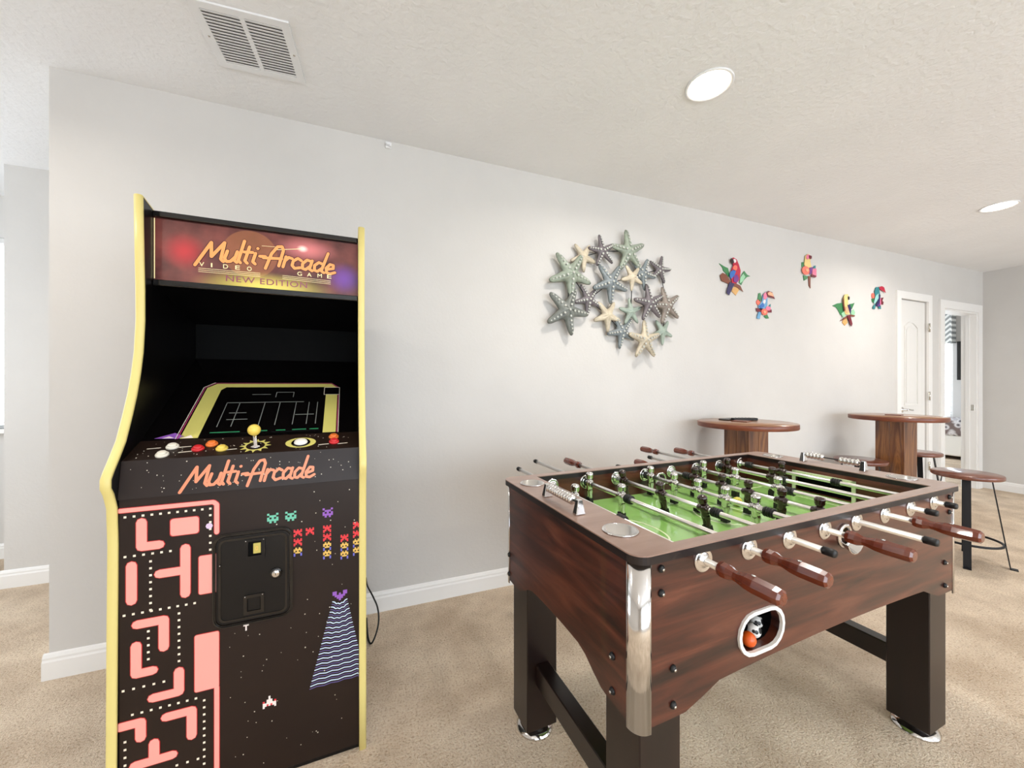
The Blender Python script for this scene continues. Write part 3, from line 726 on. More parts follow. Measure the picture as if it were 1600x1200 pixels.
# chrome corner guards
def guard(cx, cy, a0):
    r = .030; fl = .004; bm = bmesh.new(); q = R(a0)
    def rot(x, y): return (cx+x*math.cos(q)-y*math.sin(q), cy+x*math.sin(q)+y*math.cos(q))
    ou = [(-r-.002, fl)]+[(-r*math.cos(R(t_))-.002*math.cos(R(t_)), -r*math.sin(R(t_))-.002*math.sin(R(t_))) for t_ in range(0, 91, 10)]+[(fl, -r-.002)]
    inn = [(-r+.0015, fl)]+[(-(r-.0015)*math.cos(R(t_)), -(r-.0015)*math.sin(R(t_))) for t_ in range(0, 91, 10)]+[(fl, -r+.0015)]
    prism([rot(*p) for p in ou+inn[::-1]], ZB, ZT-.021, XY, bm=bm)
    for f in bm.faces: f.smooth = abs(f.normal.z) < .5
    obj('corner_guard', bm, 'chrome', ft)
k = .040
guard(k, k, 0); guard(L_-k, k, 90); guard(L_-k, D_-k, 180); guard(k, D_-k, 270)
# bolts
bolt0 = None
def bolt(p, ax):
    global bolt0
    bm = lathe([(0, 0), (.0085, 0), (.0085, .002), (.006, .006), (.003, .0075), (0, .0078)], p, ax, 14)
    b = obj('bolt', bm, 'rubber_black', ft)
    obj('bolt_cap', lathe([(0, .0065), (.0035, .0068), (.003, .009), (0, .0092)], p, ax, 10), 'satin_steel', b)
for x, z in ((.072, .857), (.072, .805), (.105, .635), (.105, .556)):
    bolt((x, .010, z), (0, -1, 0)); bolt((L_-x, .010, z), (0, -1, 0))
for y, z in ((.092, .635), (.092, .556), (.69, .62), (.69, .55)): bolt((.010, y, z), (-1, 0, 0))
# legs, levelers, stretchers
for a in (.032, L_-.032-.118):
    for b in (.030, D_-.030-.118):
        lg = obj('leg', bev_box(a, a+.118, b, b+.118, .034, .84 if False else .60, .003, 1), 'espresso', ft)
        obj('leveler', lathe([(0, .036), (.016, .036), (.016, .02), (.052, .014), (.066, .006), (.066, 0), (0, 0)], (a+.059, b+.059, 0), (0, 0, 1), 28), 'chrome', lg)
    s = obj('stretcher', bev_box(a+.034, a+.084, .148, D_-.148, .195, .268, .003, 1), 'espresso', ft)
# cup holders
for x, y in cups:
    obj('cup_holder', lathe([(.037, .001), (.044, .001), (.043, .003), (.037, .003), (.036, -.055), (0, -.055), (0, -.057), (.037, -.057), (.038, .001)], (x, y, ZT), (0, 0, 1), 32), 'chrome', ft)
# score counters
def counter(x, y0, y1, left_n, total=10):
    sc_ = obj('score_rod', add_tube(bmesh.new(), [(x, y0, ZT+.03), (x, y1, ZT+.03)], .0025, 8), 'black_metal', ft)
    for y in (y0, y1):
        bm = bmesh.new(); b0 = [(-.015, -.010), (.015, -.010), (.015, .010), (-.015, .010)]
        lo = [bm.verts.new((x+u, y+v, ZT+.0003)) for u, v in b0]; hi = [bm.verts.new((x+u*.45, y+v*.7, ZT+.04)) for u, v in b0]
        bm.faces.new(lo[::-1]); bm.faces.new(hi)
        for i in range(4): bm.faces.new((lo[i], lo[(i+1) % 4], hi[(i+1) % 4], hi[i]))
        bmesh.ops.bevel(bm, geom=bm.edges[:], offset=.0015, segments=1, affect='EDGES')
        obj('bracket', bm, 'chrome', sc_)
    first = None
    for i in range(total):
        y = (y1-.021-.0138*i) if i < left_n else (y0+.021+.0138*(total-1-i))
        if first is None:
            first = obj('bead', lathe([(.003, -.0066), (.011, -.006), (.0140, -.002), (.0140, .002), (.011, .006), (.003, .0066)], (0, 0, 0), (0, 1, 0), 16), 'chrome', sc_, (x, y, ZT+.03))
        else: share(first, sc_, (x, y, ZT+.03))
counter(.040, .275, .455, 10); counter(L_-.060, .255, .480, 5)
# ball return: ring and trough; serve cups
so = [(x*1.0, z) for x, z in stad]
def grow(loop, d):
    cx = sum(p[0] for p in loop)/len(loop); cz = sum(p[1] for p in loop)/len(loop); out = []
    for x, z in loop:
        c0 = .362 if x < .3935 else .425
        v = Vector((x-c0, z-.645)); v = v*((v.length+d)/v.length); out.append((c0+v.x, .645+v.y))
    return out
obj('ball_return_ring', prism(grow(stad, .007), .004, .012, XZ, [grow(stad, -.002)]), 'white_hard', ft)
bm = prism(grow(stad, .001), .034, .09, XZ, [grow(stad, -.001)]); add_box(bm, .31, .477, .088, .092, .595, .70)
obj('ball_trough', bm, 'black_matte', ft)
for y, s in ((.010, -1), (D_-.010, 1), (IB1, -1)):
    bm = lathe([(.024, 0), (.034, 0), (.033, .005), (.026, .007), (.024, .005)], (.748, y, .822), (0, s, 0), 28)
    o = obj('serve_cup', bm, 'chrome' if s else 'satin_steel', ft)
    if y == .010:
        bm = bmesh.new()
        for i in range(8):
            a0 = R(200+i*20); a1 = R(200+(i+1)*20)
            q = [(.748+r_*math.cos(a), yy, .822+r_*math.sin(a)) for a in (a0, a1) for r_, yy in ((.026, .008), (.040, -.020))]
            vs = [bm.verts.new(p) for p in q]; bm.faces.new((vs[0], vs[1], vs[3], vs[2]))
        bmesh.ops.remove_doubles(bm, verts=bm.verts, dist=1e-5)
        bmesh.ops.solidify(bm, geom=bm.faces[:], thickness=.002)
        obj('serve_lip', bm, 'chrome', o)
# bearings
def bearing_bm(s): return lathe([(.0085, 0), (.0275, 0), (.0275, .0025), (.0235, .0045), (.021, .0035), (.0135, .0045), (.012, .010), (.0085, .010)], (0, 0, 0), (0, s, 0), 28)
bear_n = bear_f = None
# players
def player_bm():
    bm = bmesh.new()
    add_lathe(bm, [(0, -.030), (.010, -.030), (.0125, -.020), (.0125, -.010), (.0155, .0), (.0165, .006), (.0135, .013), (.007, .016), (0, .016)], (0, 0, 0), (0, 0, 1), 16)   # torso
    add_lathe(bm, [(.0100, -.0215), (.0128, -.017), (.0132, 0), (.0128, .017), (.0100, .0215)], (0, 0, 0), (0, 1, 0), 14)                                                       # arms around the rod
    add_lathe(bm, [(.006, .012), (.0075, .016), (.0125, .019), (.0145, .025), (.0140, .031), (.0150, .033), (.0145, .039), (.0100, .044), (0, .046)], (0, 0, 0), (0, 0, 1), 16)  # head with cap of hair
    for s in (-1, 1):
        add_lathe(bm, [(.0085, -.022), (.0090, -.030), (.0068, -.043), (.0075, -.052), (.006, -.060), (0, -.060)], (0, s*.0062, 0), (0, 0, 1), 10)                               # legs
    k0 = len(bm.faces)
    vs = add_box(bm, -.0085, .0085, -.0125, .0125, -.077, -.056)
    for v in vs[:4]: v.co.x *= 1.15
    bm.faces.ensure_lookup_table()
    for f in bm.faces[k0:]: f.material_index = 1
    return bm
pl_c = obj('player', player_bm(), None, None, mats=['chrome', 'rubber_black']); pl_d = obj('player', player_bm(), None, None, mats=['player_dark', 'rubber_black'])
used = {'c': False, 'd': False}
def bumper_bm():
    pr = [(.0085, -.016)]
    for i in range(4):
        z = -.016+i*.008; pr += [(.0145, z+.0005), (.0155, z+.003), (.0145, z+.0055), (.011, z+.0065), (.011, z+.008)]
    pr += [(.0085, .016)]
    return lathe(pr, (0, 0, 0), (0, 1, 0), 18)
HAND = [(.009, 0), (.0145, .001), (.017, .010), (.0165, .022), (.0115, .036), (.012, .044), (.0165, .062), (.018, .080), (.0175, .118), (.0165, .128), (.012, .132), (0, .132)]
def handle_bm(s):
    bm = lathe(HAND, (0, 0, 0), (0, s, 0), 8, smooth=False); return bm
h_n = h_f = cap_n = cap_f = bump0 = None
rods = [(.196, 'c', [.54], [.29], ('h', -.032, 1.02), 4), (.350, 'c', [.672, .477], [.440, .688], ('h', -.028, 1.15), 0),
        (.504, 'd', [.652, .447, .266], [.222], (-.085, 'h', .975), -14), (.657, 'c', [.664, .535, .422, .309, .202], [.160, .690], ('h', -.040, .88), 0),
        (.811, 'd', [.572, .443, .335, .217, .104], [.612], (-.150, 'h', .80), 2), (.965, 'c', [.658, .50, .325], [.283, .688], ('h', -.055, 1.00), 0),
        (1.119, 'd', [.655, .445], [.402, .690], (-.045, 'h', 1.10), 0), (1.272, 'd', [.50], [.655, .29], (-.037, 'h', .985), 0)]
for (a, kind, men, bumps, ends, tilt) in rods:
    if ends[0] == 'h': n_end, f_end = ends[1]-.02, ends[2]
    else: n_end, f_end = ends[0], ends[2]+.02
    ro = obj('rod', lathe([(0, n_end), (.0080, n_end), (.0080, f_end), (0, f_end)], (0, 0, 0), (0, 1, 0), 16), 'rod_steel', ft, (a, 0, ROD_Z), (0, R(tilt), 0))
    for b in men:
        src = pl_c if kind == 'c' else pl_d
        if not used[kind]: used[kind] = True; src.parent = ro; src.location = (0, b, 0)
        else: share(src, ro, (0, b, 0))
    for b in bumps:
        if bump0 is None: bump0 = obj('bumper', bumper_bm(), 'rubber_black', ro, (0, b, 0))
        else: share(bump0, ro, (0, b, 0))
    capprof = [(.0078, 0), (.0098, 0), (.0098, .022), (.0085, .026), (0, .026)]
    if ends[0] == 'h':
        o = obj('handle', handle_bm(-1), 'handle_wood', ro, (0, ends[1], 0)) if h_n is None else share(h_n, ro, (0, ends[1], 0))
        h_n = h_n or o
        obj('handle_rivet', lathe([(0, 0), (.0045, 0), (.004, .001), (0, .0013)], (.0, ends[1]-.075, .0172), (0, 0, 1), 10), 'chrome', ro)
        o = obj('end_cap', lathe(capprof, (0, 0, 0), (0, 1, 0), 14), 'rubber_black', ro, (0, f_end-.018, 0)) if cap_f is None else share(cap_f, ro, (0, f_end-.018, 0))
        cap_f = cap_f or o
    else:
        o = obj('handle', handle_bm(1), 'handle_wood', ro, (0, ends[2], 0)) if h_f is None else share(h_f, ro, (0, ends[2], 0))
        h_f = h_f or o
        o = obj('end_cap', lathe(capprof, (0, 0, 0), (0, -1, 0), 14), 'rubber_black', ro, (0, n_end+.018, 0)) if cap_n is None else share(cap_n, ro, (0, n_end+.018, 0))
        cap_n = cap_n or o
    if bear_n is None:
        bear_n = obj('bearing', bearing_bm(-1), 'chrome', ft, (a, .010, ROD_Z)); share(bear_n, ft, (a, IB1, ROD_Z))
    else: share(bear_n, ft, (a, .010, ROD_Z)); share(bear_n, ft, (a, IB1, ROD_Z))
# balls: two soccer-print balls and one orange in the return, a yellow one on the field
wpt = lambda a, b, z: (.523+a*math.cos(R(1.86))-b*math.sin(R(1.86)), .6326+a*math.sin(R(1.86))+b*math.cos(R(1.86)), z)
def soccer_mat():
    m = mat('soccer_print', (240, 238, 232), .35); n, l, b = nodes(m)
    v = n.new('ShaderNodeTexVoronoi'); v.inputs['Scale'].default_value = 55; t_ = n.new('ShaderNodeTexCoord'); l.new(t_.outputs['Object'], v.inputs['Vector'])
    c = ramp(m, v.outputs['Distance'], [(.0, (14, 14, 14)), (.40, (14, 14, 14)), (.44, (240, 238, 232)), (1, (240, 238, 232))]); l.new(c, b.inputs['Base Color'])
soccer_mat()
def ball(name, p, m_, label):
    bm = bmesh.new(); add_sphere(bm, (0, 0, 0), .0175, 24); tag(obj(name, bm, m_, None, wpt(*p)), label, 'ball')
ZR = .645-.044+.0175
ball('foosball', (.371, .026, ZR), 'orange_ball', 'glossy orange foosball lying in the ball return slot')
ball('foosball', (.416, .044, ZR), 'soccer_print', 'black and white foosball lying right beside the orange ball')
ball('foosball', (.458, .066, ZR), 'soccer_print', 'black and white foosball at the empty end of the return slot')
ball('foosball', (.862, .415, FZ+.018), 'yellow_ball', 'yellow foosball lying on the green playfield among the players')

# ================================================================== STARFISH WALL SCULPTURE
sf = thing('starfish_wall_sculpture', 'wall sculpture of many overlapping metal starfish in sage, cream and plum', 'wall sculpture', (1.65, BACK, 1.8))
def star_bm(Rr):
    bm = bmesh.new(); out = []
    for k in range(5):
        a = 72*k
        for da, rr in ((-36, .37), (-22, .48), (-13, .66), (-8, .86), (-4, .97), (0, 1.0), (4, .97), (8, .86), (13, .66), (22, .48)):
            out.append((R(a+da), rr))
    rings = []
    for t_, z in ((1, 0), (.93, .09), (.72, .17), (.42, .24), (.15, .29)):
        ring = []
        for (a, rr) in out:
            q = rr*t_
            ring.append(bm.verts.new((Rr*q*math.cos(a), -Rr*(z*(1.15-.55*rr)), Rr*q*math.sin(a))))
        rings.append(ring)
    cv = bm.verts.new((0, -Rr*.30, 0)); n = len(out)
    for a, b in zip(rings, rings[1:]):
        for i in range(n): f = bm.faces.new((a[i], a[(i+1) % n], b[(i+1) % n], b[i])); f.smooth = True
    for i in range(n): bm.faces.new((rings[-1][i], rings[-1][(i+1) % n], cv)).smooth = True
    bm.faces.new(rings[0][::-1]); return bm
def bumps_bm(Rr):
    bm = bmesh.new()
    def one(r_, a, s):
        rr = r_
        zz = .30 if r_ < .05 else .285-.17*r_
        add_lathe(bm, [(s, 0), (s*.95, .0035), (s*.6, .005), (s*.35, .0035), (0, .003)], (Rr*r_*math.cos(a), -Rr*zz+.0015, Rr*r_*math.sin(a)), (0, -1, 0), 10)
    one(0, 0, .0075)
    for k in range(5):
        for r_, s in ((.24, .0075), (.42, .007), (.58, .0065), (.73, .0058), (.87, .005)): one(r_, R(72*k), s)
    return bm
stars_ = [(1.377, 2.096, 105, 57, 'cream', .03, 0), (1.518, 2.148, 115, 103, 'plum', .045, 1), (1.729, 2.170, 155, 98, 'sage', .05, 1), (1.270, 1.966, 168, 128, 'sage', .045, 1),
          (1.570, 1.936, 150, 128, 'blue', .06, 1), (1.740, 1.984, 98, 123, 'cream', .075, 0), (1.857, 2.032, 125, 65, 'blue', .04, 1), (2.024, 2.082, 108, 78, 'plum', .03, 1),
          (1.417, 1.815, 115, 121, 'plum', .03, 1), (1.242, 1.725, 168, 139, 'olive', .05, 1), (1.564, 1.717, 118, -15, 'cream', .035, 0), (1.751, 1.752, 102, 96, 'mint', .045, 0),
          (1.902, 1.822, 140, 100, 'plum', .06, 1), (2.077, 1.821, 145, 108, 'tan', .04, 1), (1.686, 1.614, 125, -98, 'blue', .03, 1), (1.862, 1.559, 148, 92, 'cream', .06, 1), (2.047, 1.632, 102, -90, 'mint', .03, 0)]
for (x, z, r_, ang, c_, off, hasb) in stars_:
    s = obj('starfish', star_bm(r_*.00098), 'star_'+c_, sf, (x-1.65, -off, z-1.8), (0, R(-ang), 0))
    if hasb: bb = obj('bumps', bumps_bm(r_*.00098), 'star_bump', s); bb['kind'] = 'stuff'
bm = bmesh.new()
for (x, z, r_, ang, c_, off, hasb) in stars_: add_tube(bm, [(x-1.65, -off-.005, z-1.8), (x-1.65, 0, z-1.8)], .004, 6)
for i, j in ((0, 1), (1, 2), (0, 3), (3, 9), (3, 8), (8, 10), (4, 8), (4, 5), (5, 6), (6, 7), (2, 6), (10, 14), (11, 14), (11, 12), (12, 13), (14, 15), (15, 16), (13, 16), (5, 11), (7, 13)):
    a, b = stars_[i], stars_[j]; add_tube(bm, [(a[0]-1.65, -a[5]-.003, a[1]-1.8), (b[0]-1.65, -b[5]-.003, b[1]-1.8)], .003, 6)
obj('wire_frame', bm, 'black_metal', sf)

# ================================================================== TROPICAL BIRD PLAQUES
def bird(name, label, cx, cz, kx, kz, ox, oy, pieces):
    t = thing(name, label, 'wall plaque', (cx, BACK, cz), 0, None)
    for i, (part, m_, poly, lay) in enumerate(pieces):
        pts = [((x-ox)*kx, -(y-oy)*kz) for x, y in poly]
        bm = prism(pts, -.006-.0035*lay, -.0005 if lay == 0 else -.006-.0035*(lay-1)-.001, XZ)
        obj(part, bm, 'bird_'+m_, t)
def ell(cx, cy, rx, ry, a=0, n=16):
    q = R(a); return [(cx+rx*math.cos(t_)*math.cos(q)-ry*math.sin(t_)*math.sin(q), cy+rx*math.cos(t_)*math.sin(q)+ry*math.sin(t_)*math.cos(q)) for t_ in [2*math.pi*i/n for i in range(n)]]
k1 = 1/8.57*.001
bird('parrot_plaque', 'painted scarlet parrot plaque with blue wing on a branch between green leaves', 2.805, 2.119, 7.15*k1, 5.15*k1, 317, 446,
     [('leaf', 'leaf', [(125, 300), (190, 330), (240, 345), (262, 440), (235, 470), (215, 420), (180, 390), (170, 350)], 0),
      ('leaf', 'leaf', [(545, 410), (500, 395), (460, 350), (430, 400), (390, 520), (420, 545), (450, 480), (495, 430)], 0),
      ('leaf', 'paleleaf', [(440, 390), (470, 430), (430, 500), (390, 530), (400, 450)], 1),
      ('branch', 'bark', [(130, 460), (165, 420), (220, 440), (260, 510), (340, 535), (400, 560), (440, 640), (360, 590), (260, 560), (150, 530)], 1),
      ('fruit', 'gold', [(300, 600), (345, 575), (390, 615), (345, 695), (290, 650)], 0),
      ('body', 'crimson', [(265, 225), (300, 195), (345, 215), (375, 280), (400, 360), (385, 480), (340, 540), (285, 545), (265, 440), (280, 350), (300, 300)], 2),
      ('chest', 'coral', ell(320, 335, 28, 40, 20), 3),
      ('wing', 'blue', [(255, 400), (300, 360), (330, 375), (310, 440), (265, 490), (245, 450)], 3),
      ('flank', 'violet', [(300, 440), (345, 420), (370, 470), (345, 530), (300, 520)], 3),
      ('tail', 'navy', [(255, 530), (315, 545), (275, 640), (245, 710), (210, 680), (225, 610)], 2),
      ('face', 'white', ell(312, 242, 22, 26), 3), ('beak', 'black', [(262, 215), (290, 225), (300, 265), (278, 292), (258, 262)], 4)])
bird('toucan_plaque', 'painted toucan plaque with big peach beak, blue body and coral hibiscus', 3.157, 1.918, 7.8*k1, 5.4*k1, 720, 823,
     [('leaf', 'leaf', [(640, 760), (650, 680), (675, 670), (690, 740), (670, 790)], 0), ('leaf', 'leaf', [(720, 980), (760, 940), (790, 1000), (750, 1005)], 0),
      ('leaf', 'teal', [(790, 830), (812, 805), (810, 860), (785, 880)], 0), ('flower', 'coral', ell(648, 800, 26, 36), 0),
      ('body', 'sky', [(700, 700), (740, 650), (765, 740), (760, 830), (720, 900), (650, 890), (640, 850), (690, 780)], 1),
      ('neck', 'pink', [(705, 690), (735, 655), (755, 720), (735, 755), (705, 745)], 2), ('wing', 'blue', [(650, 850), (705, 800), (715, 850), (670, 885)], 2),
      ('chest', 'white', ell(716, 785, 16, 30, 15), 2),
      ('branch', 'maroon', [(612, 880), (700, 880), (820, 880), (820, 920), (720, 930), (620, 925)], 1),
      ('tail', 'sky', [(645, 920), (680, 930), (660, 1020), (620, 1015)], 1),
      ('flower', 'coral', ell(718, 922, 42, 44), 2), ('flower_center', 'peach', ell(716, 925, 16, 18), 3), ('petal', 'pink', ell(770, 870, 34, 30), 2),
      ('beak', 'maroon', [(740, 665), (770, 635), (820, 645), (860, 735), (815, 720), (755, 712)], 2), ('beak_patch', 'peach', [(756, 665), (785, 645), (820, 660), (838, 705), (800, 698), (762, 690)], 3)])
bird('parrot_plaque', 'small painted cream parrot plaque with coral and pink blossoms', 3.739, 2.272, 8.85*k1, 5.75*k1, 1320, 360,
     [('leaf', 'leaf', [(1230, 270), (1258, 265), (1255, 330), (1230, 330)], 0), ('leaf', 'teal', [(1395, 290), (1415, 280), (1415, 330), (1385, 330)], 0),
      ('leaf', 'leaf', [(1250, 440), (1310, 445), (1300, 480), (1260, 510)], 0),
      ('body', 'yellow', [(1270, 180), (1305, 145), (1345, 165), (1335, 240), (1355, 320), (1290, 350), (1255, 300)], 1), ('head', 'pink', ell(1298, 190, 18, 34, 12), 2),
      ('beak', 'maroon', [(1312, 165), (1345, 170), (1345, 205), (1325, 218), (1312, 195)], 3),
      ('flower', 'coral', ell(1272, 375, 50, 58), 2), ('flower_center', 'peach', ell(1285, 370, 20, 22), 3),
      ('wing', 'violet', [(1320, 330), (1370, 310), (1350, 400), (1325, 420)], 2), ('flower', 'pink', [(1365, 330), (1420, 325), (1420, 440), (1365, 440)], 1), ('petal', 'maroon', [(1340, 410), (1415, 425), (1400, 450), (1350, 448)], 2),
      ('tail', 'bark', [(1315, 440), (1345, 440), (1345, 600), (1325, 570)], 0)])
k2 = 1/11.43*.001
bird('parrot_plaque', 'painted yellow parrot plaque with navy wing between two green leaves', 4.263, 1.947, 9.9*k2, 6.05*k2, 457, 629,
     [('leaf', 'leaf', [(250, 568), (330, 520), (410, 500), (430, 600), (440, 700), (390, 720), (350, 640), (310, 590)], 0), ('leaf', 'leaf', [(640, 470), (600, 490), (555, 500), (550, 580), (590, 590)], 0),
      ('leaf', 'paleleaf', [(395, 690), (450, 640), (470, 720), (420, 760)], 1), ('fern', 'paleleaf', [(570, 640), (620, 590), (650, 640), (630, 725), (575, 700)], 0),
      ('branch', 'bark', [(370, 830), (440, 760), (560, 690), (640, 700), (630, 725), (560, 730), (450, 790)], 1), ('fruit', 'gold', [(430, 810), (490, 760), (515, 840), (465, 900), (420, 850)], 0),
      ('body', 'yellow', [(415, 430), (450, 345), (500, 335), (525, 370), (505, 470), (520, 560), (530, 700), (460, 700), (430, 600)], 2),
      ('chest', 'peach', ell(480, 620, 30, 60, -12), 3), ('nape', 'bark', [(412, 440), (425, 400), (432, 520), (450, 640), (430, 640), (415, 540)], 3),
      ('wing', 'navy', [(490, 530), (530, 520), (555, 590), (545, 690), (515, 620)], 3), ('beak', 'black', [(498, 375), (528, 380), (524, 430), (500, 440)], 3),
      ('tail', 'maroon', [(490, 720), (545, 700), (585, 860), (568, 910), (545, 870)], 2)])
bird('toucan_plaque', 'painted teal toucan plaque with crimson beak and pink blossom', 4.816, 2.114, 11.0*k2, 6.4*k2, 1063, 400,
     [('flower', 'coral', ell(970, 380, 26, 50), 0), ('leaf', 'leaf', [(945, 440), (980, 420), (985, 500), (955, 490)], 0),
      ('body', 'teal', [(990, 300), (1010, 225), (1060, 210), (1085, 330), (1080, 420), (1040, 460), (1000, 440)], 1), ('chest', 'aqua', [(1000, 380), (1050, 330), (1050, 420), (990, 520), (965, 510)], 2),
      ('wing', 'navy', [(1060, 340), (1085, 350), (1075, 480), (1030, 560), (1000, 540), (1040, 460)], 2), ('flank', 'violet', [(1030, 480), (1080, 450), (1090, 560), (1020, 560)], 1),
      ('flower', 'pink', ell(1100, 460, 40, 60), 0), ('petal', 'maroon', [(1110, 400), (1150, 385), (1125, 450), (1150, 470), (1140, 520), (1110, 515)], 1),
      ('tail', 'teal', [(965, 560), (1000, 520), (1000, 600), (985, 620), (955, 610)], 1), ('foot', 'teal', [(1055, 560), (1095, 540), (1105, 600), (1060, 600)], 1),
      ('beak', 'crimson', [(1060, 215), (1110, 190), (1150, 205), (1180, 300), (1125, 275), (1075, 255)], 2)])

# ================================================================== PUB TABLES AND STOOLS
def pub_table(x, y, label):
    t = thing('pub_table', label, 'table', (x, y, 0), 0, 'round pub tables along the wall')
    H = .985; r = .305
    obj('table_top', lathe([(0, H-.004), (r-.002, H-.004), (r-.002, H), (0, H)], seg=56), 'table_top_wood', t)
    obj('top_edge', lathe([(0, H-.034), (r-.003, H-.034), (r, H-.031), (r, H-.003), (r-.002, H), (r-.0025, H-.0045), (0, H-.0045)], seg=56), 'table_edge_wood', t)
    s = .095; i = 0
    for k, (nx, ny) in enumerate(((0, -1), (-1, 0), (0, 1), (1, 0))):
        for j in range(2):
            lo, hi = ((-s, -.001), (.001, s))[j]
            if nx == 0: bm = bev_box(lo, hi, ny*s-(.02 if ny > 0 else 0), ny*s+(.02 if ny < 0 else 0), .012, H-.034, .0015, 1)
            else: bm = bev_box(nx*s-(.02 if nx > 0 else 0), nx*s+(.02 if nx < 0 else 0), lo+(.02 if j == 0 else 0), hi-(.02 if j else 0), .012, H-.034, .0015, 1)
            obj('column_board', bm, 'acacia', t)
    obj('base_plate', lathe([(0, 0), (.14, 0), (.14, .008), (.135, .012), (0, .012)], seg=40), 'black_metal', t)
    return t
pub_table(2.51, 1.905, 'round wooden pub table holding a remote and phone, on square plank column')
pub_table(4.2, 1.83, 'round wooden pub table with one coaster, on square plank column by the stools')
def on_table(name, bm, m_, label, cat, x, y, rz, z=.985):
    o = obj(name, bm, m_, None, (x, y, z+.0003), (0, 0, rz)); return tag(o, label, cat)
on_table('coaster', bev_box(-.05, .05, -.05, .05, 0, .006, .001, 1), 'table_edge_wood', 'square tan coaster beside the remote on the pub table', 'coaster', 2.50, 1.93, R(20))
on_table('coaster', bev_box(-.05, .05, -.05, .05, 0, .006, .001, 1), 'table_edge_wood', 'square brown coaster alone on the pub table by the stools', 'coaster', 4.22, 1.85, R(15))
rm = thing('remote_control', 'black remote control lying on the round pub table', 'remote', (2.60, 1.985, .9853), R(-20))
obj('body', bev_box(-.09, .09, -.022, .022, 0, .018, .006, 3), 'rubber_black', rm)
k0 = None
for i in range(5):
    for j in range(2):
        p = (-.06+i*.025, -.009+j*.018, .018)
        if k0 is None: k0 = obj('button', lathe([(0, -.001), (.0045, -.001), (.004, .0015), (0, .002)], seg=10), 'black_metal', rm, p)
        else: share(k0, rm, p)
ph = on_table('phone', bev_box(-.075, .075, -.037, .037, 0, .009, .003, 2), 'black_gloss', 'flat black phone beside the remote on the pub table', 'phone', 2.53, 2.055, R(12))
obj('screen', bev_box(-.07, .07, -.033, .033, .0091, .0094, .0001, 1), 'black_satin', ph)

def stool(x, y, label, rz=0):
    t = thing('bar_stool', label, 'stool', (x, y, 0), rz, 'round bar stools')
    H = .62; r = .175
    obj('seat', lathe([(0, H-.028), (r-.006, H-.028), (r, H-.022), (r, H-.005), (r-.004, H), (0, H)], seg=44), 'stool_wood', t)
    obj('mount_plate', lathe([(0, H-.034), (.13, H-.034), (.13, H-.028), (0, H-.028)], seg=28), 'black_metal', t)
    for a in (200, 290, 20, 110):
        bm = bmesh.new(); prof = [(.118, H-.034), (.195, .006), (.225, .006), (.225, 0), (.190, 0), (.112, H-.034)]
        q = R(a); ux, uy = math.cos(q), math.sin(q)
        prism(prof, -.019, .019, lambda u, v, h: (u*ux-h*uy, u*uy+h*ux, v), bm=bm)
        obj('leg', bm, 'black_metal', t)
    zr = .15; rr = .118+(.195-.118)*(H-.034-zr)/(H-.04)-.008
    bm = bmesh.new(); add_tube(bm, [(rr*math.cos(2*math.pi*i/36), rr*math.sin(2*math.pi*i/36), zr) for i in range(36)], .008, 8, True)
    obj('foot_ring', bm, 'black_metal', t)
stool(4.01, 1.36, 'bar stool standing out in front of the round pub table, its legs in view')
stool(3.90, 1.93, 'bar stool tucked between plank column and wall on the sculpture side', R(15))
stool(4.83, 1.96, 'bar stool between the plank column and the white closed door', R(-10))

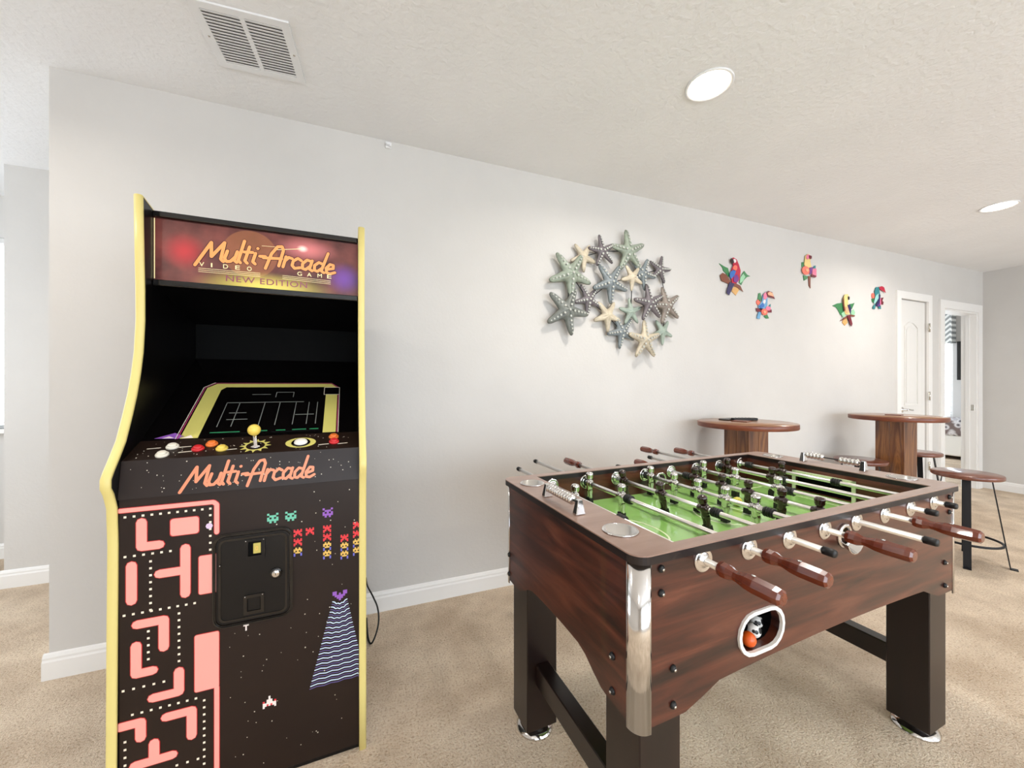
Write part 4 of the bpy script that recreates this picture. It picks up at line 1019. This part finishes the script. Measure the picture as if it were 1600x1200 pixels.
# ================================================================== BEDROOM BEYOND THE DOORWAY
bd = thing('bed', 'bed with patterned grey quilt over pale box base, through the open doorway', 'bed', (9.45, 3.9, 0))
obj('bed_base', bev_box(-.35, .43, -1.5, 1.4, .06, .40, .02, 2), 'bed_linen' if 'bed_linen' in M else 'white_hard', bd)
m = mat('quilt', (150, 140, 140), .9); v = coords(m); n_, l_, b_ = nodes(m)
vo = n_.new('ShaderNodeTexVoronoi'); vo.inputs['Scale'].default_value = 12; l_.new(v, vo.inputs['Vector'])
l_.new(ramp(m, vo.outputs['Distance'], [(.25, (70, 62, 68)), (.45, (226, 222, 222)), (.7, (120, 104, 100))]), b_.inputs['Base Color'])
bm = bev_box(-.38, .43, -1.52, 1.42, .39, .66, .05, 3); obj('quilt', bm, 'quilt', bd)
for a in (-.3, .38):
    for b in (-1.42, 1.32): obj('bed_foot', lathe([(0, 0), (.025, 0), (.03, .06), (0, .06)], (a, b, 0), (0, 0, 1), 12), 'black_metal', bd)
va = thing('window_valance', 'chevron-patterned fabric valance above the bedroom window', 'valance', (BEDX, 4.2, 2.25))
m = mat('chevron', (200, 200, 196), .9); n_, l_, b_ = nodes(m); tc = n_.new('ShaderNodeTexCoord'); sp_ = n_.new('ShaderNodeSeparateXYZ'); l_.new(tc.outputs['Object'], sp_.inputs[0])
def mth(op, a, b=None):
    x = n_.new('ShaderNodeMath'); x.operation = op
    for i, q in enumerate((a, b)):
        if q is None: continue
        if isinstance(q, (int, float)): x.inputs[i].default_value = q
        else: l_.new(q, x.inputs[i])
    return x.outputs[0]
tri = mth('PINGPONG', sp_.outputs['Y'], .07); zz = mth('ADD', sp_.outputs['Z'], tri); fr = mth('FRACT', mth('MULTIPLY', zz, 11.0)); st_ = mth('GREATER_THAN', fr, .5)
l_.new(ramp(m, st_, [(0, (150, 152, 150)), (1, (236, 236, 232))]), b_.inputs['Base Color'])
obj('valance_box', prism(rect(-.72, .85, -.27, .30), -.16, -.003, lambda u, v, h: (h, u, v)), 'chevron', va)
tv = thing('television', 'black flat television fixed to the wall, seen through the bedroom doorway', 'television', (9.82, 3.02, 1.66), R(90))
obj('screen_housing', bev_box(-.35, .42, -.02, .02, -.34, .34, .006, 2), 'black_satin', tv)
obj('screen', bev_box(-.34, .41, .0195, .0215, -.33, .33, .0003, 1), 'black_gloss', tv)
obj('wall_mount', box(-.1, .1, -.08, -.02, -.1, .1), 'black_metal', tv)
